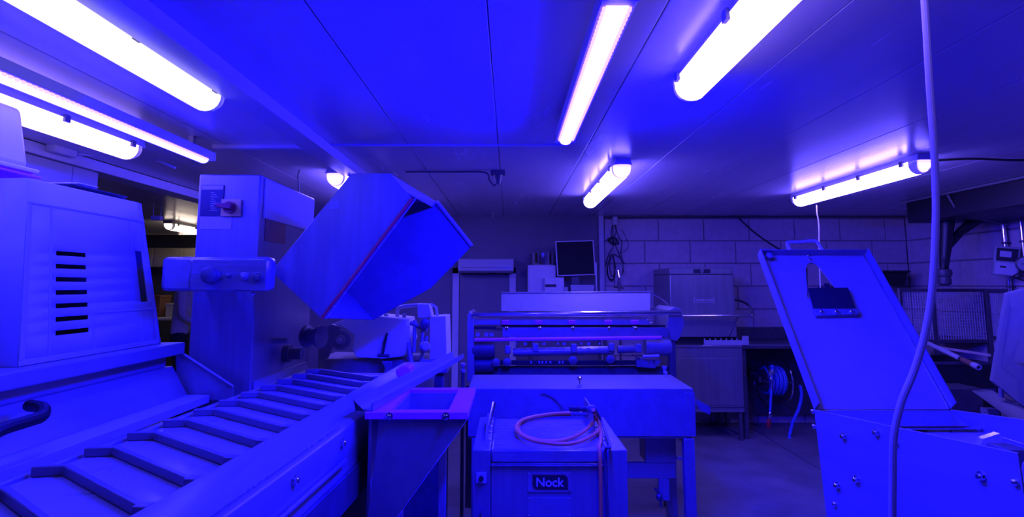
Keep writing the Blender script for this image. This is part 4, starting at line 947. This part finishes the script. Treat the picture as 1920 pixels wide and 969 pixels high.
# desk with computer things
dz = 1.30
r = root('wall_desk', (.55, 6.05, 0), 'narrow high desk against the back wall carrying the monitor', 'desk')
MB().box((.18,5.82,dz-.03),(1.0,6.26,dz)).build('desk_top', M['lgrey'], r, bevel=.003)
for x in (.2, .95):
    for y in (5.85, 6.2): MB().box((x,y,0),(x+.035,y+.035,dz-.0305)).build('leg', M['dark'], r)
def bxt(u0, v0, u1, v1, Y, d, z0=None):
    a, b = at(u0,v0,Y), at(u1,v1,Y); return (a.x,Y,(b.z if z0 is None else z0)), (b.x,Y+d,a.z)
r = root('metal_cabinet', (at(1015,540,6.0).x, 6.1, dz), 'pale box cabinet on the desk left of the monitor', 'cabinet')
a, b_ = bxt(990,497,1042,540,5.98,.26,dz+.0005)
MB().box(a, b_).build('body', M['lgrey'], r, bevel=.004)
MB().box((a[0]+.015,5.974,a[2]+.02),(b_[0]-.015,5.9795,b_[2]-.02)).build('front_panel', M['lgrey'], r, bevel=.002)
a2, b2 = bxt(997,473,1040,496,6.0,.2,b_[2]+.0005)
r = root('steel_pot', ((a2[0]+b2[0])/2, 6.1, b_[2]), 'shiny steel pan on top of the pale box cabinet', 'pan')
MB().lathe([(.125,0),(.13,.01),(.132,b2[2]-a2[2]-.01),(.136,b2[2]-a2[2]),(.126,b2[2]-a2[2]),(.122,.012)], ((a2[0]+b2[0])/2,6.12,a2[2]), (0,0,1), 28).build('body', M['chrome'], r)
hx = (a2[0]+b2[0])/2
MB().tube([(hx+.13,6.10,a2[2]+.05),(hx+.15,6.08,a2[2]+.05),(hx+.15,6.02,a2[2]+.05),(hx+.125,6.0,a2[2]+.05)],.005,6).build('handle', M['chrome'], r)
my = 5.93
r = root('monitor', (at(1080,530,my).x, my+.1, dz), 'dark computer monitor with a thin pale frame on the desk', 'monitor')
q = [at(1041,452,my), at(1113,450,my), at(1117,515,my), at(1045,518,my)]
MB().prism(q, (0,.035,0)).build('frame', M['lgrey'], r, bevel=.002)
ce = sum(q, V((0,0,0)))/4
MB().prism([ce+(p-ce)*.94+V((0,-.0025,0)) for p in q], (0,.002,0)).build('screen', M['screen'], r)
MB().box((ce.x-.04,my+.036,dz+.012),(ce.x+.04,my+.07,ce.z)).build('stand', M['dgrey'], r)
MB().box((ce.x-.12,my+.01,dz+.0005),(ce.x+.12,my+.15,dz+.0115)).build('foot', M['dgrey'], r, bevel=.003)
r = root('label_printer', (at(1040,530,5.86).x, 5.9, dz), 'boxy label printer with a dark slot in front of the cabinet', 'printer')
a, b_ = bxt(1021,520,1058,548,5.85,.12,dz+.0005)
MB().box(a, b_).build('body', M['lgrey'], r, bevel=.006)
a3, b3 = bxt(1022,533,1043,538,5.846,.003)
MB().box(a3, b3).build('slot', M['black'], r)
a, b_ = bxt(1070,534,1114,548,5.83,.09,dz+.0005)
r = root('white_bin', ((a[0]+b_[0])/2, 5.87, dz), 'small white open tray at the front of the desk', 'tray')
MB().hexa(tapered((a[0],b_[0],5.825,5.925), (a[0]+.012,b_[0]-.012,5.832,5.918), a[2], b_[2]-.008)).build('body', M['plastic'], r)
MB().box((a[0]-.004,5.822,b_[2]-.0075),(b_[0]+.004,5.928,b_[2])).build('rim', M['plastic'], r)
p = at(1061,548,5.85)
o = MB().lathe([(.02,0),(.024,.01),(.026,at(1061,538,5.85).z-dz),(.022,at(1061,538,5.85).z-dz),(.02,.01)], (p.x,5.86,dz+.0005), (0,0,1), 18).build('white_cup', M['plastic'])
tag(o, 'small white cup between the printer and the white tray', 'cup')
p = at(1118,492,5.84)
o = MB().cyl((p.x,5.86,dz+.0005),(p.x,5.86,p.z),.008,10).build('thin_rod', M['lgrey'])
tag(o, 'thin upright rod at the right end of the desk', 'rod')
# cable bundle on the block wall
cy_ = YB - .04
r = root('cable_bundle', at(1152,415,cy_)+V((0,0,-.55)), 'tangle of black cables hanging from a socket on the block wall', 'cables')
so = at(1153,414,cy_)
MB().obox((so.x,cy_+.005,so.z), (.05,.05,.09)).build('socket', M['lgrey'], r, bevel=.004)
def wob(pts, rad=.005): 
    return MB().tube(smooth_path([at(u,v,cy_-.0+random.uniform(-.02,.01)) for u, v in pts], 6), rad, 6).build('cable', M['black'], r)
wob([(1152,420),(1155,435),(1150,450),(1156,465),(1164,485),(1168,500),(1166,515)])
wob([(1154,420),(1158,440),(1166,455),(1164,475),(1170,495)])
wob([(1148,422),(1146,440),(1150,460),(1142,475),(1137,490),(1135,500)])
wob([(1150,445),(1140,448),(1146,456),(1158,452),(1150,444),(1143,452),(1155,458)], .007)
wob([(1150,450),(1148,458),(1160,456),(1152,446)], .007)
wob([(1166,430),(1176,450),(1178,462),(1172,470),(1160,474)], .003)
wob([(1145,478),(1139,500),(1141,520),(1148,526),(1153,515),(1152,495),(1147,478),(1141,492),(1138,510),(1143,522),(1150,524)], .006)
wob([(1146,477),(1143,495),(1145,512),(1150,518),(1154,500),(1150,480)], .005)
wob([(1147,476),(1158,480),(1166,490),(1169,510)], .005)
r = root('water_tap', at(1161,548,6.1)+V((0,0,-.3)), 'chrome tap pipe standing in front of the block wall below the cables', 'tap')
p = at(1161,548,6.1)
MB().cyl((p.x,6.1,0),(p.x,6.1,at(1159,520,6.1).z),.012,12).build('riser', M['chrome'], r)
MB().lathe([(.012,0),(.022,.004),(.022,.03),(.014,.036)], (p.x,6.1,at(1159,535,6.1).z), (0,0,1), 14).build('collar', M['chrome'], r)
MB().tube([(p.x,6.1,at(1159,520,6.1).z),(p.x-.01,6.1,at(1158,506,6.1).z)], [.016,.01], 10).build('head', M['chrome'], r)
MB().tube([(p.x-.06,6.1,at(1159,538,6.1).z),(p.x+.05,6.1,at(1159,540,6.1).z)], .008, 8).build('lever', M['dark'], r)
# cable on wall, sagging
o = MB().tube(smooth_path([at(1384,408,YB-.02), at(1410,432,YB-.02), at(1440,454,YB-.02), at(1475,475,YB-.02), at(1500,485,YB-.02)], 6), .008, 6).build('wall_cable', M['black'])
tag(o, 'dark cable running diagonally down the block wall behind the tilted lid', 'cable')
o = MB().tube([at(1130,408,YB-.02), at(1500,406,YB-.02), V((XR-.03,YB-.02,at(1500,406,YB).z))], .008, 6).build('wall_cable', M['dgrey'])
tag(o, 'long thin cable along the top of the block wall under the ceiling', 'cable')
p = at(1532,395,4.6)
o = MB().tube(smooth_path([V((p.x,4.6,2.12)), at(1532,400,4.6), at(1535,420,4.6), at(1536,470,4.6), at(1538,540,4.6)], 6), .005, 6).build('lamp_cord', M['lgrey'])
tag(o, 'thin pale cord hanging from the tube lamp behind the tilted lid', 'cord')
# ceiling bits
r = root('ceiling_camera', atz(932,322,ZC)+V((0,0,-.08)), 'small dark camera bracket with a looped cable on the ceiling', 'camera')
c0_ = atz(934,320,ZC)
MB().box((c0_.x-.05,c0_.y-.03,ZC-.03),(c0_.x+.05,c0_.y+.03,ZC-.0005)).build('plate', M['dgrey'], r, bevel=.003)
MB().lathe([(.03,0),(.022,.03),(.016,.06)], (c0_.x,c0_.y,ZC-.0305), (0,0,-1), 14).build('body', M['dgrey'], r)
MB().tube(smooth_path([(c0_.x-.01,c0_.y,ZC-.085),(c0_.x-.03,c0_.y,ZC-.10),(c0_.x-.06,c0_.y,ZC-.06),(c0_.x-.09,c0_.y,ZC-.012),(c0_.x-.3,c0_.y,ZC-.008),(c0_.x-.62,c0_.y,ZC-.008)], 6), .006, 6).build('cable', M['dgrey'], r)
sp = atz(924,422,ZC-.02)
if sp.y > YB-.2: sp = at(924,424,YB-.25)
r = root('sprinkler', (sp.x, sp.y, ZC-.06), 'small sprinkler head on the ceiling near the back wall', 'sprinkler')
MB().lathe([(.035,0),(.035,.006),(.012,.01),(.012,.035),(.022,.04),(.022,.045)], (sp.x,sp.y,ZC-.0005), (0,0,-1), 14).build('body', M['satin'], r)
jb = V((XL+.02, atx(115,282,XL+.03).y, atx(115,282,XL+.03).z))
r = root('junction_box', jb + V((.03,0,-.03)), 'pale junction box with a cable on the left wall trim under the tube lamp', 'junction box')
MB().box((XL+.0205,jb.y-.10,jb.z-.03),(XL+.075,jb.y+.06,jb.z+.025)).build('case', M['lgrey'], r, bevel=.006)
MB().lathe([(.018,0),(.018,.02),(.012,.03)], (XL+.05,jb.y+.0605,jb.z), (0,1,0), 12).build('gland', M['grey'], r)
MB().tube(smooth_path([(XL+.05,jb.y+.09,jb.z),(XL+.12,jb.y+.2,jb.z+.02),(XL+.3,jb.y+.3,jb.z+.035),(-2.06,jb.y+.3,2.19)], 6), .008, 8).build('cable', M['lgrey'], r)
el = at(291,406,5.2)
r = root('emergency_light', (el.x, 5.2, el.z-.03), 'small white emergency light hanging in the next hall', 'lamp')
MB().box((el.x-.045,5.2,el.z-.03),(el.x+.045,5.25,el.z+.01)).build('case', M['plastic'], r, bevel=.004)
for x in (el.x-.035, el.x+.035): MB().cyl((x,5.225,el.z+.0105),(x,5.225,ZC-.0005),.003,6).build('hanger', M['lgrey'], r)
p = atz(562,318,ZC)
o = MB().tube(smooth_path([V((p.x,p.y,ZC-.002)), V((p.x-.01,p.y,ZC-.05)), V((p.x,p.y,ZC-.12)), V((p.x+.01,p.y,ZC-.26))], 6), .005, 6).build('ceiling_wire', M['dgrey'])
tag(o, 'thin dark wire hanging from the ceiling above the machine column', 'wire')
p = atz(1770,303,ZC-.01)
o = MB().tube(smooth_path([V((2.47,3.45,ZC-.012)), V((2.75,3.35,ZC-.012)), V((3.1,3.35,ZC-.02)), V((3.55,3.25,ZC-.016))], 8), .007, 6).build('ceiling_cable', M['black'])
tag(o, 'black cable crossing the ceiling from the right tube lamp', 'cable')

# ================================================================== NEXT HALL: far wall, shelf, person
r = root('wall_cupboard', (-5.3, 10.0, 1.5), 'cream wall cupboard on the far wall of the next hall', 'cupboard')
a, b_ = at(284,462,10.0), at(380,500,10.0)
MB().box((a.x-.5,10.0,b_.z),(b_.x,10.28,a.z)).build('case', M['cream'], r, bevel=.01)
for i in range(3):
    x = a.x-.45+i*.52; MB().box((x,9.985,b_.z+.03),(x+.48,9.9995,a.z-.03)).build('door', M['cream'], r, bevel=.004)
r = root('work_bench', (-4.9, 9.4, 0), 'cluttered bench in the next hall behind the person', 'bench')
MB().box((-6.2,9.1,.92),(-4.2,9.8,.96)).build('bench_top', M['lgrey'], r, bevel=.004)
for x in (-6.1,-4.35):
    for y in (9.15, 9.7): MB().box((x,y,0),(x+.06,y+.06,.9195)).build('leg', M['dark'], r)
for i, (x, w_, h_, mt) in enumerate(((-5.95,.3,.35,'brown'),(-5.55,.25,.22,'lgrey'),(-5.2,.32,.42,'wood'),(-4.75,.3,.28,'brown'))):
    o = root('storage_box', (x+w_/2, 9.45, .96), ['dark brown box at the left of the hall bench','grey box on the hall bench','tall wooden box on the hall bench','short brown box at the right of the hall bench'][i], 'box', 'boxes on the hall bench')
    MB().box((x,9.3,.9605),(x+w_,9.6,.96+h_-.04)).build('body', M[mt], o, bevel=.005)
    MB().box((x-.008,9.29,.96+h_-.0395),(x+w_+.008,9.61,.96+h_)).build('lid', M[mt], o, bevel=.004)
def person(P, yaw):
    J = {'pel':(0,0,.94),'wst':(0,.01,1.08),'chs':(0,.03,1.28),'nkb':(0,.02,1.42),'nck':(0,.03,1.50),'hd1':(0,.05,1.58),'hd2':(0,.06,1.68),'hd3':(0,.04,1.74),
         'sL':(-.17,.02,1.40),'eL':(-.25,.02,1.14),'wL':(-.20,.20,1.0),'hL':(-.18,.27,.98),'sR':(.17,.02,1.40),'eR':(.24,.04,1.14),'wR':(.17,.24,1.02),'hR':(.15,.31,1.0),
         'tL':(-.09,0,.88),'kL':(-.10,.02,.50),'aL':(-.10,-.02,.09),'fL':(-.11,.13,.035),'tR':(.09,0,.88),'kR':(.10,.03,.50),'aR':(.11,-.01,.09),'fR':(.12,.14,.035)}
    RAD = {'pel':(.155,.115),'wst':(.145,.105),'chs':(.165,.115),'nkb':(.09,.075),'nck':(.055,.055),'hd1':(.068,.08),'hd2':(.078,.095),'hd3':(.06,.07),
           'sL':(.062,.062),'eL':(.045,.045),'wL':(.03,.03),'hL':(.028,.018),'sR':(.062,.062),'eR':(.045,.045),'wR':(.03,.03),'hR':(.028,.018),
           'tL':(.088,.09),'kL':(.06,.06),'aL':(.042,.045),'fL':(.04,.028),'tR':(.088,.09),'kR':(.06,.06),'aR':(.042,.045),'fR':(.04,.028)}
    Ed = [('pel','wst'),('wst','chs'),('chs','nkb'),('nkb','nck'),('nck','hd1'),('hd1','hd2'),('hd2','hd3'),('nkb','sL'),('sL','eL'),('eL','wL'),('wL','hL'),('nkb','sR'),('sR','eR'),('eR','wR'),('wR','hR'),
          ('pel','tL'),('tL','kL'),('kL','aL'),('aL','fL'),('pel','tR'),('tR','kR'),('kR','aR'),('aR','fR')]
    for sd_ in ('L','R'):
        h = V(J['h'+sd_]); s_ = -1 if sd_ == 'L' else 1
        for k, (dx, ln) in enumerate(((-.022,.055),(-.008,.068),(.007,.064),(.021,.05))):
            a, b = 'f%s%da' % (sd_,k), 'f%s%db' % (sd_,k)
            J[a] = tuple(h+V((dx,.03,-.002))); J[b] = tuple(h+V((dx*1.1,.03+ln,-.03))); RAD[a] = (.009,.009); RAD[b] = (.007,.007); Ed += [('h'+sd_,a),(a,b)]
        J['th'+sd_] = tuple(h+V((-s_*.035,.025,.0))); J['tt'+sd_] = tuple(h+V((-s_*.045,.06,-.012))); RAD['th'+sd_] = (.011,.011); RAD['tt'+sd_] = (.008,.008)
        Ed += [('h'+sd_,'th'+sd_),('th'+sd_,'tt'+sd_)]
    ks = list(J); me = bpy.data.meshes.new('person_skeleton')
    me.from_pydata([J[k] for k in ks], [(ks.index(a), ks.index(b)) for a, b in Ed], [])
    o = bpy.data.objects.new('tmp', me); COL.objects.link(o)
    sk = o.modifiers.new('skin', 'SKIN'); sk.use_smooth_shade = True
    for i, k in enumerate(ks):
        sv = me.skin_vertices[0].data[i]; sv.radius = RAD[k]; sv.use_root = (k == 'pel')
    ss = o.modifiers.new('sub', 'SUBSURF'); ss.levels = 2; ss.render_levels = 2
    bpy.context.view_layer.update()
    m2 = bpy.data.meshes.new_from_object(o.evaluated_get(bpy.context.evaluated_depsgraph_get()))
    bpy.data.objects.remove(o)
    m2.materials.clear()
    for k in ('shirt','trouser','skin','black'): m2.materials.append(M[k])
    for p in m2.polygons:
        c = p.center; p.use_smooth = True
        if c.z > 1.47: p.material_index = 2
        elif c.y > .185 and c.z > .85: p.material_index = 2
        elif c.z > .95: p.material_index = 0
        elif c.z > .10: p.material_index = 1
        else: p.material_index = 3
    zmin = min(v.co.z for v in m2.vertices)
    for v in m2.vertices: v.co.z -= zmin
    body = bpy.data.objects.new('person', m2); COL.objects.link(body); body.location = P; body.rotation_euler = (0,0,yaw); ORG[body] = V(P)
    def sub(name, mb, mt):
        me_ = mb.mesh(name); me_.materials.append(M[mt]); q_ = bpy.data.objects.new(name, me_); COL.objects.link(q_); q_.parent = body; return q_
    z = -zmin
    sub('hair', MB().lathe([(.03,.10),(.07,.085),(.09,.05),(.097,.0),(.092,-.05),(.075,-.09)], (0,.035,1.70+z), (0,-.25,1), 20), 'hair')
    sub('nose', MB().hexa([(-.014,.135,1.62+z),(.014,.135,1.62+z),(.008,.11,1.62+z),(-.008,.11,1.62+z),(-.006,.135,1.665+z),(.006,.135,1.665+z),(.006,.11,1.665+z),(-.006,.11,1.665+z)]), 'skin')
    for s_ in (-1, 1):
        sub('eye', MB().lathe([(.004,0),(.010,.003),(.010,.008),(.004,.011)], (s_*.032,.126,1.668+z), (0,1,0), 12), 'black')
        sub('ear', MB().lathe([(.012,0),(.024,.004),(.022,.014),(.01,.016)], (s_*.074,.04,1.65+z), (s_,0,0), 12), 'skin')
    sub('mouth', MB().obox((0,.128,1.595+z), (.045,.008,.008)), 'red')
    return body
pp_ = at(338,600,6.6)
o = person((pp_.x, 6.6, 0), math.radians(-65))
tag(o, 'person in a pale striped shirt and dark trousers working in the next hall, head hidden', 'person')
